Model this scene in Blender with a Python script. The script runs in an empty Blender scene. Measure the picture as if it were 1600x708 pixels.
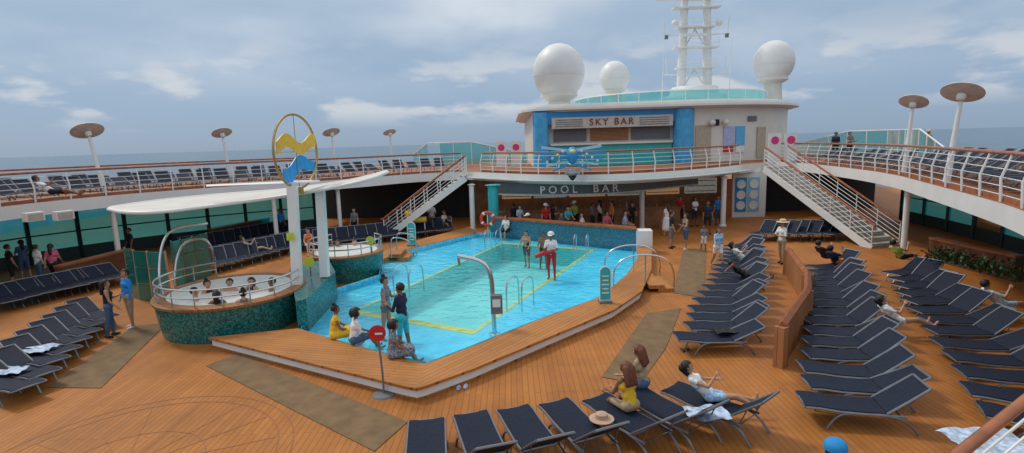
import bpy, bmesh, math, random
import numpy as np
from mathutils import Vector, Matrix
from mathutils.geometry import tessellate_polygon
random.seed(4)
SC=bpy.context.scene; COL=SC.collection
sin,cos,rad,PI=math.sin,math.cos,math.radians,math.pi
V=Vector
# ---------------------------------------------------------------- camera
H=5.05; FP=850.0; PT=math.atan(132.5/850); RL=rad(1.75)
fw=V((0,cos(PT),-sin(PT))); r0=V((1,0,0)); u0=V((0,sin(PT),cos(PT)))
RR=r0*cos(RL)-u0*sin(RL); UU=r0*sin(RL)+u0*cos(RL); CAM=V((0,0,H))
def ray(px,py): return fw*FP+RR*(px-800)+UU*(354-py)
def P(px,py,z=0.0):
    d=ray(px,py); return CAM+d*((z-H)/d.z)
def D(px,py,Y):
    d=ray(px,py); return CAM+d*(Y/d.y)
cd=bpy.data.cameras.new('camera'); cam=bpy.data.objects.new('camera',cd); COL.objects.link(cam)
cd.sensor_width=36; cd.lens=36*FP/1600; cd.clip_end=80000; cd.clip_start=.05
m=Matrix((RR,UU,-fw)).transposed().to_4x4(); m.translation=CAM; cam.matrix_world=m
SC.camera=cam
SC.view_settings.view_transform='Standard'; SC.view_settings.look='None'; SC.view_settings.exposure=0
# ---------------------------------------------------------------- materials
MC={}
def newmat(n):
    m=bpy.data.materials.new(n); m.use_nodes=True; nt=m.node_tree
    return m,nt,nt.nodes['Principled BSDF']
def mat(name,col,rough=.6,metal=0,var=.12,scale=6,bump=0,emis=0,spec=.5):
    if name in MC: return MC[name]
    m,nt,b=newmat(name)
    tc=nt.nodes.new('ShaderNodeTexCoord'); nz=nt.nodes.new('ShaderNodeTexNoise')
    nz.inputs['Scale'].default_value=scale; nz.inputs['Detail'].default_value=5
    nt.links.new(tc.outputs['Object'],nz.inputs['Vector'])
    rp=nt.nodes.new('ShaderNodeValToRGB'); e=rp.color_ramp.elements
    e[0].position=.3; e[1].position=.7
    e[0].color=(*[max(0,c*(1-var)) for c in col],1); e[1].color=(*[min(1,c*(1+var)) for c in col],1)
    nt.links.new(nz.outputs['Fac'],rp.inputs['Fac']); nt.links.new(rp.outputs['Color'],b.inputs['Base Color'])
    b.inputs['Roughness'].default_value=rough; b.inputs['Metallic'].default_value=metal; b.inputs['Specular IOR Level'].default_value=spec
    if bump:
        bp=nt.nodes.new('ShaderNodeBump'); bp.inputs['Strength'].default_value=bump; bp.inputs['Distance'].default_value=.02
        nt.links.new(nz.outputs['Fac'],bp.inputs['Height']); nt.links.new(bp.outputs['Normal'],b.inputs['Normal'])
    if emis:
        b.inputs['Emission Color'].default_value=(*col,1); b.inputs['Emission Strength'].default_value=emis
    MC[name]=m; return m
def plank(name,c1,c2,mortar,rot,row=.11,width=2.6,rough=.55,var=.34,mw=.008):
    m,nt,b=newmat(name); N=nt.nodes; Lk=nt.links
    tc=N.new('ShaderNodeTexCoord'); mp=N.new('ShaderNodeMapping'); mp.inputs['Rotation'].default_value=(0,0,rad(rot))
    br=N.new('ShaderNodeTexBrick'); br.inputs['Scale'].default_value=1; br.inputs['Brick Width'].default_value=width
    br.inputs['Row Height'].default_value=row; br.inputs['Mortar Size'].default_value=mw; br.inputs['Mortar Smooth'].default_value=.3
    br.inputs['Color1'].default_value=(*c1,1); br.inputs['Color2'].default_value=(*c2,1); br.inputs['Mortar'].default_value=(*mortar,1)
    nz=N.new('ShaderNodeTexNoise'); nz.inputs['Scale'].default_value=.45; nz.inputs['Detail'].default_value=9; nz.inputs['Roughness'].default_value=.7
    rp=N.new('ShaderNodeValToRGB'); rp.color_ramp.elements[0].position=.3; rp.color_ramp.elements[1].position=.72
    rp.color_ramp.elements[0].color=(1-var,1-var,1-var*.9,1); rp.color_ramp.elements[1].color=(1+var*.35,1+var*.35,1+var*.5,1)
    mx=N.new('ShaderNodeMix'); mx.data_type='RGBA'; mx.blend_type='MULTIPLY'; mx.inputs['Factor'].default_value=1
    Lk.new(tc.outputs['Object'],mp.inputs['Vector']); Lk.new(mp.outputs['Vector'],br.inputs['Vector'])
    Lk.new(tc.outputs['Object'],nz.inputs['Vector']); Lk.new(nz.outputs['Fac'],rp.inputs['Fac'])
    Lk.new(br.outputs['Color'],mx.inputs['A']); Lk.new(rp.outputs['Color'],mx.inputs['B'])
    Lk.new(mx.outputs['Result'],b.inputs['Base Color'])
    rr=N.new('ShaderNodeMapRange'); rr.inputs['To Min'].default_value=rough-.15; rr.inputs['To Max'].default_value=rough+.2
    Lk.new(nz.outputs['Fac'],rr.inputs['Value']); Lk.new(rr.outputs['Result'],b.inputs['Roughness']); b.inputs['Specular IOR Level'].default_value=.25
    MC[name]=m; return m
def mosaic(name,cols,scale=22,rough=.25):
    m,nt,b=newmat(name); N=nt.nodes; Lk=nt.links
    tc=N.new('ShaderNodeTexCoord'); vo=N.new('ShaderNodeTexVoronoi'); vo.distance='CHEBYCHEV'; vo.inputs['Scale'].default_value=scale; vo.inputs['Randomness'].default_value=.25
    sp=N.new('ShaderNodeSeparateColor'); rp=N.new('ShaderNodeValToRGB'); rp.color_ramp.interpolation='CONSTANT'
    e=rp.color_ramp.elements
    while len(e)<len(cols): e.new(.5)
    for i,c in enumerate(cols): e[i].position=i/len(cols); e[i].color=(*c,1)
    Lk.new(tc.outputs['Object'],vo.inputs['Vector']); Lk.new(vo.outputs['Color'],sp.inputs['Color']); Lk.new(sp.outputs['Red'],rp.inputs['Fac'])
    Lk.new(rp.outputs['Color'],b.inputs['Base Color']); b.inputs['Roughness'].default_value=rough
    MC[name]=m; return m
def glass(name,tint,fac=.12,gcol=(.8,.95,.95),diff=.0,dcol=(.1,.5,.5)):
    m=bpy.data.materials.new(name); m.use_nodes=True; nt=m.node_tree; N=nt.nodes; N.clear(); Lk=nt.links
    o=N.new('ShaderNodeOutputMaterial'); t=N.new('ShaderNodeBsdfTransparent'); g=N.new('ShaderNodeBsdfGlossy'); x=N.new('ShaderNodeMixShader')
    t.inputs['Color'].default_value=(*tint,1); g.inputs['Color'].default_value=(*gcol,1); g.inputs['Roughness'].default_value=.06
    fr=N.new('ShaderNodeFresnel'); fr.inputs['IOR'].default_value=1.4
    ad=N.new('ShaderNodeMath'); ad.operation='ADD'; ad.inputs[1].default_value=fac; ad.use_clamp=True
    Lk.new(fr.outputs['Fac'],ad.inputs[0]); Lk.new(ad.outputs[0],x.inputs['Fac'])
    src=t
    if diff:
        d=N.new('ShaderNodeBsdfDiffuse'); d.inputs['Color'].default_value=(*dcol,1); tl=N.new('ShaderNodeBsdfTranslucent'); tl.inputs['Color'].default_value=(*dcol,1)
        h=N.new('ShaderNodeMixShader'); h.inputs['Fac'].default_value=.6; Lk.new(d.outputs[0],h.inputs[1]); Lk.new(tl.outputs[0],h.inputs[2])
        y=N.new('ShaderNodeMixShader'); y.inputs['Fac'].default_value=diff
        Lk.new(t.outputs[0],y.inputs[1]); Lk.new(h.outputs[0],y.inputs[2]); src=y
    Lk.new(src.outputs[0],x.inputs[1]); Lk.new(g.outputs[0],x.inputs[2]); Lk.new(x.outputs[0],o.inputs['Surface'])
    MC[name]=m; return m
def watermat(name,tint,scale=3.5,strength=.35):
    m=glass(name,tint,0.0,(1,1,1)); nt=m.node_tree; N=nt.nodes; Lk=nt.links
    tc=N.new('ShaderNodeTexCoord'); nz=N.new('ShaderNodeTexNoise'); nz.inputs['Scale'].default_value=scale; nz.inputs['Detail'].default_value=3
    bp=N.new('ShaderNodeBump'); bp.inputs['Strength'].default_value=strength; bp.inputs['Distance'].default_value=.1
    Lk.new(tc.outputs['Object'],nz.inputs['Vector']); Lk.new(nz.outputs['Fac'],bp.inputs['Height'])
    for n in N:
        if n.type=='BSDF_GLOSSY' or n.type=='FRESNEL': Lk.new(bp.outputs['Normal'],n.inputs['Normal'])
        if n.type=='FRESNEL': n.inputs['IOR'].default_value=1.25
    return m
def poolfloor(name,c1,c2,scale=2.2):  # tile colour with water caustics painted in as warped paler and deeper cells
    m,nt,b=newmat(name); N=nt.nodes; Lk=nt.links
    tc=N.new('ShaderNodeTexCoord'); nz=N.new('ShaderNodeTexNoise'); nz.inputs['Scale'].default_value=1.2; nz.inputs['Detail'].default_value=3
    va=N.new('ShaderNodeVectorMath'); va.operation='ADD'; Lk.new(tc.outputs['Object'],nz.inputs['Vector']); Lk.new(tc.outputs['Object'],va.inputs[0]); Lk.new(nz.outputs['Color'],va.inputs[1])
    vo=N.new('ShaderNodeTexVoronoi'); vo.feature='SMOOTH_F1'; vo.inputs['Scale'].default_value=scale; Lk.new(va.outputs[0],vo.inputs['Vector'])
    rp=N.new('ShaderNodeValToRGB'); e=rp.color_ramp.elements; e[0].position=.1; e[1].position=.75; e[0].color=(*c1,1); e[1].color=(*c2,1)
    Lk.new(vo.outputs['Distance'],rp.inputs['Fac']); Lk.new(rp.outputs['Color'],b.inputs['Base Color']); b.inputs['Roughness'].default_value=.5
    MC[name]=m; return m
DECK=plank('teak_deck',(.485,.185,.040),(.42,.155,.032),(.24,.085,.022),90,row=.12,mw=.007)
UDECK=plank('upper_teak',(.40,.15,.06),(.36,.13,.052),(.15,.055,.022),90)
CAPL=plank('coping_teak_left',(.53,.225,.062),(.46,.19,.052),(.25,.095,.028),14,row=.13)
CAPR=plank('coping_teak_right',(.53,.225,.062),(.46,.19,.052),(.25,.095,.028),-52,row=.13)
WHITE=mat('white_paint',(.80,.80,.78),.45,var=.05,scale=1.2)
CREAM=mat('cream_panel',(.74,.71,.64),.5,var=.06,scale=1)
DRUM=mat('drum_beige',(.72,.69,.62),.5,var=.06,scale=.8)
CANO=mat('canopy_fabric',(.64,.61,.55),.6,var=.08,scale=1.5)
RIMW=plank('tub_rim_wood',(.42,.20,.08),(.36,.17,.068),(.2,.09,.04),30,row=.1)
NAVY=mat('navy_sling',(.013,.019,.038),.7,var=.3,scale=30,bump=.2,spec=.2)
FRAME=mat('grey_tube',(.20,.21,.23),.35,.6,var=.1)
CHROME=mat('chrome',(.6,.62,.64),.2,1,var=.05)
TILE=mosaic('teal_mosaic',[(.012,.11,.11),(.025,.19,.18),(.008,.075,.08),(.045,.25,.22),(.018,.15,.145)],26)
BTILE=mosaic('blue_mosaic',[(.04,.16,.23),(.06,.20,.27),(.035,.13,.20),(.08,.24,.30)],26)
POOLF=poolfloor('pool_ledge_tile_caustics',(.13,.76,.96),(.07,.60,.86),1.6)
POOLD=poolfloor('pool_deep_tile_caustics',(.26,.80,.80),(.18,.70,.72),1.2)
POOLW=mosaic('pool_wall_tile',[(.12,.6,.75),(.2,.7,.85),(.1,.5,.7)],12)
YEL=mat('yellow_tile',(.85,.68,.10),.4,var=.1)
WATER=watermat('pool_water',(.87,.98,1.0),3.2,.55)
TUBW=watermat('tub_water',(.8,.95,.95),5,.5)
TEAL=glass('teal_glass',(.20,.68,.74),.03,(.7,.95,.95),.55,(.02,.54,.64))
PALE=glass('pale_teal_glass',(.45,.8,.8),.04,(.8,.95,.95),.45,(.12,.52,.53))
TEALP=glass('teal_block_glass',(.3,.7,.66),.05,(.8,1,.95),.5,(.06,.42,.38))
MAT=mat('deck_mat',(.185,.115,.055),.9,var=.2,scale=3,bump=.1)
REDW=mat('varnished_handrail',(.34,.11,.04),.35,var=.25,scale=4)
DKW=mat('dark_wood',(.13,.05,.025),.5,var=.3,scale=3)
BARW=mat('bar_wood_glow',(.20,.09,.04),.5,var=.4,scale=2,emis=.06)  # wood with a faint glow added to brighten the bar interior
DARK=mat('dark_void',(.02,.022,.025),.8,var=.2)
DFRAME=mat('dark_frame',(.02,.05,.055),.5)
BLACK=mat('black_plastic',(.015,.015,.015),.5)
SIGNB=mat('sign_blue',(.03,.28,.60),.45,var=.08,scale=1.5)
LBLUE=mosaic('light_blue_panel',[(.07,.40,.72),(.085,.43,.75),(.06,.37,.69)],3)
PBLUE=mat('pale_blue',(.45,.62,.75),.45)
TURQ=mat('turquoise_paint',(.03,.45,.48),.4)
RED=mat('red_paint',(.55,.02,.02),.45)
MRED=mat('muted_red',(.22,.05,.045),.5)
GREY=mat('shutter_grey',(.16,.16,.17),.5)
SILV=mat('silver_band',(.62,.68,.68),.45,.0)
FASC=mat('bar_fascia',(.13,.17,.18),.45,.0)
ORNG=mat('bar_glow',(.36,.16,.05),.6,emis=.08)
PINK=mat('pink_sign',(.75,.04,.22),.5)
YG=mat('lime_sign',(.55,.65,.05),.5)
BRONZE=mat('bronze',(.50,.34,.12),.35,.6)
DISC=mat('lamp_disc',(.78,.68,.60),.55,.0)
BULB=mat('lamp_glass',(.8,.78,.7),.3)
# ---------------------------------------------------------------- mesh helper
def frame(d):
    d=d.normalized(); a=V((0,0,1)) if abs(d.z)<.95 else V((0,1,0))
    x=d.cross(a).normalized(); y=x.cross(d).normalized(); return x,y
class MB:
    def __init__(s): s.v=[];s.f=[];s.mi=[]
    def add(s,vs,fs,m=0):
        k=len(s.v); s.v+=[tuple(v) for v in vs]; s.f+=[[i+k for i in f] for f in fs]; s.mi+=[m]*len(fs); return s
    def box(s,c,d,rz=0,m=0):
        c=V(c); q=Matrix.Rotation(rz,3,'Z'); x,y,z=[i/2 for i in d]
        vs=[c+q@V((a*x,b*y,e*z)) for e in(-1,1) for a,b in((-1,-1),(1,-1),(1,1),(-1,1))]
        return s.add(vs,[(3,2,1,0),(4,5,6,7),(0,1,5,4),(1,2,6,5),(2,3,7,6),(3,0,4,7)],m)
    def bar(s,a,b,w,h,m=0):
        a=V(a);b=V(b); x,y=frame(b-a); vs=[p+x*i*w/2+y*j*h/2 for p in(a,b) for i,j in((-1,-1),(1,-1),(1,1),(-1,1))]
        return s.add(vs,[(3,2,1,0),(4,5,6,7),(0,1,5,4),(1,2,6,5),(2,3,7,6),(3,0,4,7)],m)
    def tube(s,pts,r,n=8,m=0,closed=False):
        pts=[V(p) for p in pts]; N=len(pts); vs=[];fs=[]
        rs=r if isinstance(r,(list,tuple)) else [r]*N
        px=None
        for i,p in enumerate(pts):
            if closed: d=pts[(i+1)%N]-pts[i-1]
            else: d=pts[min(i+1,N-1)]-pts[max(i-1,0)]
            d.normalize()
            if px is None: px,_=frame(d)
            px=(px-d*px.dot(d)).normalized(); y=d.cross(px)
            vs+=[p+(px*cos(2*PI*k/n)+y*sin(2*PI*k/n))*rs[i] for k in range(n)]
        for i in range(N if closed else N-1):
            j=(i+1)%N
            fs+=[(i*n+k,i*n+(k+1)%n,j*n+(k+1)%n,j*n+k) for k in range(n)]
        if not closed: fs+=[list(range(n))[::-1],[(N-1)*n+k for k in range(n)]]
        return s.add(vs,fs,m)
    def prism(s,poly,z0,z1,m=0):
        n=len(poly); vs=[(p[0],p[1],z0) for p in poly]+[(p[0],p[1],z1) for p in poly]
        return s.add(vs,[list(range(n))[::-1],list(range(n,2*n))]+[(i,(i+1)%n,(i+1)%n+n,i+n) for i in range(n)],m)
    def sheet(s,poly,m=0): return s.add(poly,[list(range(len(poly)))],m)
    def holed(s,outer,hole,z,m=0):
        a=[V((p[0],p[1],z)) for p in outer]; b=[V((p[0],p[1],z)) for p in hole]
        return s.add(a+b,tessellate_polygon([a,b]),m)
    def wall(s,pts,z0,z1,m=0,closed=False):
        n=len(pts); vs=[(p[0],p[1],z0) for p in pts]+[(p[0],p[1],z1) for p in pts]
        return s.add(vs,[(i,(i+1)%n,(i+1)%n+n,i+n) for i in range(n if closed else n-1)],m)
    def lathe(s,prof,c=(0,0,0),n=24,m=0,ax=None):
        c=V(c); vs=[];fs=[]
        if ax is None: X,Y,Z=V((1,0,0)),V((0,1,0)),V((0,0,1))
        else:
            Z=V(ax).normalized(); X,Y=frame(Z)
        for r,z in prof: vs+=[c+X*r*cos(2*PI*k/n)+Y*r*sin(2*PI*k/n)+Z*z for k in range(n)]
        for i in range(len(prof)-1): fs+=[(i*n+k,i*n+(k+1)%n,(i+1)*n+(k+1)%n,(i+1)*n+k) for k in range(n)]
        if prof[0][0]>1e-4: fs.append(list(range(n))[::-1])
        if prof[-1][0]>1e-4: fs.append([(len(prof)-1)*n+k for k in range(n)])
        return s.add(vs,fs,m)
    def ball(s,c,r,nu=14,nv=9,m=0):
        if not isinstance(r,(tuple,list)): r=(r,r,r)
        vs=[];fs=[]
        for j in range(nv+1):
            t=PI*j/nv
            vs+=[(c[0]+r[0]*sin(t)*cos(2*PI*k/nu),c[1]+r[1]*sin(t)*sin(2*PI*k/nu),c[2]+r[2]*cos(t)) for k in range(nu)]
        for j in range(nv): fs+=[(j*nu+k,(j+1)*nu+k,(j+1)*nu+(k+1)%nu,j*nu+(k+1)%nu) for k in range(nu)]
        return s.add(vs,fs,m)
    def build(s,name,mats,parent=None,smooth=True,origin=False):
        if not isinstance(mats,(list,tuple)): mats=[mats]
        off=V((0,0,0)); vv=s.v
        if origin:
            a=np.array(vv); off=V(((a[:,0].min()+a[:,0].max())/2,(a[:,1].min()+a[:,1].max())/2,a[:,2].min())); vv=[tuple(q) for q in (a-np.array(off))]
        me=bpy.data.meshes.new(name); me.from_pydata(vv,[],s.f)
        for q in mats: me.materials.append(q)
        if len(mats)>1: me.polygons.foreach_set('material_index',s.mi)
        bm=bmesh.new(); bm.from_mesh(me); bmesh.ops.remove_doubles(bm,verts=bm.verts,dist=1e-5); bmesh.ops.recalc_face_normals(bm,faces=bm.faces); bm.to_mesh(me); bm.free()
        if smooth:
            me.shade_smooth(); me.set_sharp_from_angle(angle=rad(40))
        o=bpy.data.objects.new(name,me); COL.objects.link(o); o.location=off
        if parent:
            o.parent=parent
            if parent.type=='EMPTY': o.matrix_parent_inverse=Matrix.Translation(-parent.location)
        return o
def tag(o,label,cat,group=None,kind=None):
    o['label']=label; o['category']=cat
    if group: o['group']=group
    if kind: o['kind']=kind
    return o
def thing(name,label,cat,loc=(0,0,0),rz=0,group=None):
    o=bpy.data.objects.new(name,None); COL.objects.link(o); o.location=loc; o.rotation_euler=(0,0,rz); o.empty_display_size=.2
    return tag(o,label,cat,group)
def one(mb,name,mt,label,cat,group=None,smooth=True): return tag(mb.build(name,mt,None,smooth,True),label,cat,group)
def struct(mb,name,mt,label,smooth=False): return tag(mb.build(name,mt,None,smooth),label,name.replace('_',' '),None,'structure')
def dup(root,loc,rz,label,group=None):
    r=root.copy(); COL.objects.link(r); r.location=loc; r.rotation_euler=(0,0,rz); r['label']=label
    if group: r['group']=group
    for ch in root.children:
        c=ch.copy(); COL.objects.link(c); c.parent=r
        for g in ch.children:
            d=g.copy(); COL.objects.link(d); d.parent=c
    return r
def nth(i):
    w=['first','second','third','fourth','fifth','sixth','seventh','eighth','ninth','tenth','eleventh','twelfth']
    if i<12: return w[i]
    return {20:'21st',21:'22nd',22:'23rd',30:'31st',31:'32nd',32:'33rd'}.get(i,f'{i+1}th')
def resample(pts,step):
    pts=[V(p) for p in pts]; L=[0]
    for a,b in zip(pts,pts[1:]): L.append(L[-1]+(b-a).length)
    n=max(1,round(L[-1]/step)); out=[]
    for i in range(n+1):
        d=L[-1]*i/n
        for j in range(len(pts)-1):
            if d<=L[j+1]+1e-6:
                out.append(pts[j].lerp(pts[j+1],(d-L[j])/max(1e-6,L[j+1]-L[j]))); break
    return out
def smoothpoly(pts,it=2):
    pts=[V(p) for p in pts]
    for _ in range(it):
        q=[pts[0]]
        for a,b in zip(pts,pts[1:]): q+=[a.lerp(b,.25),a.lerp(b,.75)]
        pts=q+[pts[-1]]
    return pts
def offset(pts,d):
    out=[]
    for i,p in enumerate(pts):
        t=pts[min(i+1,len(pts)-1)]-pts[max(i-1,0)]; t.z=0; t.normalize()
        out.append(p+V((-t.y,t.x,0))*d)
    return out
def textmesh(body,size,mt,loc,parent,ext=.02,space=1.0):
    c=bpy.data.curves.new('t','FONT'); c.body=body; c.size=size; c.extrude=ext; c.align_x='CENTER'; c.align_y='CENTER'; c.space_character=space; c.offset=size*.012
    t=bpy.data.objects.new('t',c); COL.objects.link(t); dg=bpy.context.evaluated_depsgraph_get()
    me=bpy.data.meshes.new_from_object(t.evaluated_get(dg)); bpy.data.objects.remove(t)
    me.transform(Matrix.Translation(loc)@Matrix.Rotation(PI/2,4,'X'))
    bm=bmesh.new(); bm.from_mesh(me); bmesh.ops.remove_doubles(bm,verts=bm.verts,dist=1e-5); bm.verts.index_update(); seen=set()
    for v0 in bm.verts:                      # one letter mesh per connected piece
        if v0.index in seen: continue
        st=[v0]; seen.add(v0.index); isl=[]
        while st:
            v=st.pop(); isl.append(v)
            for e in v.link_edges:
                w=e.other_vert(v)
                if w.index not in seen: seen.add(w.index); st.append(w)
        mp={v.index:i for i,v in enumerate(isl)}; fs={f for v in isl for f in v.link_faces}
        MB().add([v.co.copy() for v in isl],[[mp[v.index] for v in f.verts] for f in fs]).build('letter',mt,parent,False)
    bm.free(); bpy.data.meshes.remove(me)
# ---------------------------------------------------------------- people
SK={'a':(.62,.37,.26),'b':(.46,.245,.15),'c':(.25,.115,.065),'d':(.12,.05,.03)}
CC=dict(K=(.012,.012,.014),W=(.78,.77,.75),N=(.012,.02,.055),B=(.02,.25,.70),T=(.03,.48,.56),Y=(.78,.48,.03),R=(.55,.015,.02),G=(.16,.17,.18),KH=(.42,.30,.18),DE=(.06,.11,.21),PK=(.6,.12,.2),GR=(.35,.5,.1),LB=(.35,.55,.76),BR=(.12,.05,.03),OR=(.7,.2,.03),P=(.2,.22,.26))
POSE=dict(
 stand=dict(hp=.90,L=0,h=(4,-4),k=(2,3),ab=5,arm=((4,9,14,0),(2,9,18,0))),
 walk=dict(hp=.885,L=4,h=(22,-16),k=(8,22),ab=2,arm=((-18,7,15,0),(22,7,25,0))),
 fold=dict(hp=.90,L=2,h=(3,-5),k=(2,4),ab=4,arm=((18,12,95,.55),(12,8,30,.1))),
 hold=dict(hp=.90,L=0,h=(3,-6),k=(2,6),ab=5,arm=((15,12,85,.45),(25,10,80,.4))),
 lean=dict(hp=.89,L=18,h=(2,-10),k=(2,8),ab=5,arm=((40,14,50,.3),(48,14,45,.3))),
 sit=dict(hp=.11,L=6,h=(82,84),k=(76,80),ab=8,arm=((28,10,42,.2),(22,12,55,.3))),
 sitlow=dict(hp=.11,L=10,h=(92,98),k=(62,70),ab=9,arm=((34,10,42,.2),(28,12,55,.3))),
 sitback=dict(hp=.11,L=14,h=(86,92),k=(40,60),ab=10,arm=((38,12,55,.3),(28,14,40,.2))),
 recline=dict(hp=.11,L=-46,h=(84,97),k=(4,30),ab=7,arm=((18,16,30,.25),(28,14,70,.5))),
 flat=dict(hp=.11,L=-60,h=(87,88),k=(3,4),ab=5,arm=((10,14,20,.2),(155,30,100,.3))),
 soak=dict(hp=.1,L=-8,h=(80,82),k=(70,70),ab=12,arm=((20,55,20,-.2),(15,35,45,.3))),
 wade=dict(hp=.90,L=3,h=(5,-5),k=(4,6),ab=6,arm=((25,18,35,.1),(20,20,40,.2))))
PEND=[]
def capsule(mb,a,b,ra,rb,n=9):
    d=b-a; l=max(d.length,1e-4); pr=[]
    for k in range(4): t=PI/2*k/3; pr.append((max(ra*sin(t),1e-5),-ra*cos(t)))
    for k in range(4): t=PI/2*k/3; pr.append((max(rb*cos(t),1e-5),l+rb*sin(t)))
    mb.lathe(pr,a,n,0,d if d.length>1e-4 else V((0,0,1)))
def person(label,loc,yaw,pose,h,skin,top,sl,bot,leg,hair,style,shoe=None,fem=False,skirt=None,hy=0,hpit=0,group=None,**ov):
    p=dict(POSE[pose]); p.update(ov); L=rad(p['L']); X=V((1,0,0))
    up=V((0,sin(L),cos(L))); fd=V((0,cos(L),-sin(L))); pel=V((0,0,p['hp'])); pr=[]
    A=lambda a,b,ra,rb,t: pr.append((V(a),V(b),ra,rb,t))
    w=.92 if fem else 1
    A(pel-X*.075,pel+X*.075,.118,.118,'hip'); bel=pel+up*.17
    A(bel-X*.055*w,bel+X*.055*w,.102*w,.102*w,'belly'); A(pel+up*.04,bel,.12,.108,'belly')
    ch=pel+up*.35; A(ch-X*.085*w,ch+X*.085*w,.112*w,.112*w,'chest'); A(bel,ch,.11,.115,'chest')
    sh=pel+up*.465; A(sh-X*.145*w,sh+X*.145*w,.06,.06,'shoulder')
    if fem:
        for s in(-1,1): A(ch+X*s*.075+fd*.07+up*.01,ch+X*s*.075+fd*.075,.062,.062,'bust')
    nk=pel+up*.49; hl=L*.3+rad(hpit)
    hup=V((0,sin(hl),cos(hl))); hf=Matrix.Rotation(rad(hy),3,'Z')@V((0,cos(hl),-sin(hl))); hx=hf.cross(hup)
    A(nk-up*.02,nk+hup*.1,.055*w,.05*w,'neck'); hc=nk+hup*.175
    A(hc-hup*.04+hf*.015,hc+hup*.03-hf*.008,.076,.09,'head'); A(hc-hup*.075+hf*.045,hc-hup*.08+hf*.05,.038,.038,'head'); A(hc+hf*.082-hup*.005,hc+hf*.098-hup*.03,.012,.018,'head')
    for s in(-1,1): A(hc+hx*s*.088-hup*.01,hc+hx*s*.092+hup*.015,.02,.022,'head')
    hands=[]
    for s,(af,aa,ae,inn) in zip((-1,1),p['arm']):
        af,aa,ae=rad(af),rad(aa),rad(ae); s0=sh+X*s*.165*w-up*.01
        du=((-up*cos(af)+fd*sin(af))*cos(aa)+X*s*sin(aa)).normalized(); el=s0+du*.285
        df=(-up*cos(af+ae)+fd*sin(af+ae)+X*s*(sin(aa)*.5-inn)).normalized(); wr=el+df*.24
        A(s0,el,.05*w,.04*w,'uarm'); A(el,wr,.04*w,.028*w,'farm'); A(wr,wr+df*.07,.026,.032,'hand'); hands.append((wr+df*.07,df,s))
    for s,hh,kk in zip((-1,1),p['h'],p['k']):
        hh,kk=rad(hh),rad(kk); ab=rad(p['ab'])
        j=pel+X*s*.09-V((0,0,.015)); dt=V((s*sin(ab)*.6,sin(hh)*cos(ab),-cos(hh)*cos(ab))).normalized(); kn=j+dt*.42
        ds=V((s*sin(ab)*.2,sin(hh-kk),-cos(hh-kk))).normalized(); an=kn+ds*.39; sa=hh-kk; ft=V((s*.15,cos(sa),sin(sa)))
        A(j,kn,.092,.058,'thigh'); A(kn,an,.056,.037,'shank'); A(an+ds*.03-ft*.03,an+ds*.04+ft*.13,.042,.034,'foot')
        if skirt: 
            A(j,j+(dt*skirt),.11,.14,'skirt')
    if skirt and p['h'][0]<40: A(pel,pel-V((0,0,skirt)),.15,.2,'skirt')
    mb=MB()
    for a,b,ra,rb,t in pr: capsule(mb,a,b,ra,rb)
    me=bpy.data.meshes.new('person'); me.from_pydata(mb.v,[],mb.f); o=bpy.data.objects.new('tmp',me); COL.objects.link(o)
    md=o.modifiers.new('r','REMESH'); md.mode='VOXEL'; md.voxel_size=.02; sm=o.modifiers.new('s','SMOOTH'); sm.factor=.5; sm.iterations=3
    PEND.append((o,pr,hands,hc,hup,hf,hx,up,dict(label=label,loc=loc,yaw=yaw,h=h,skin=skin,top=top,sl=sl,bot=bot,leg=leg,hair=hair,style=style,shoe=shoe,skirt=skirt,group=group)))
def cm(c): return mat('cloth_'+c,CC[c],.85,var=.9 if c=='P' else .35 if c=='LB' else .15,scale=25)
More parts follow.
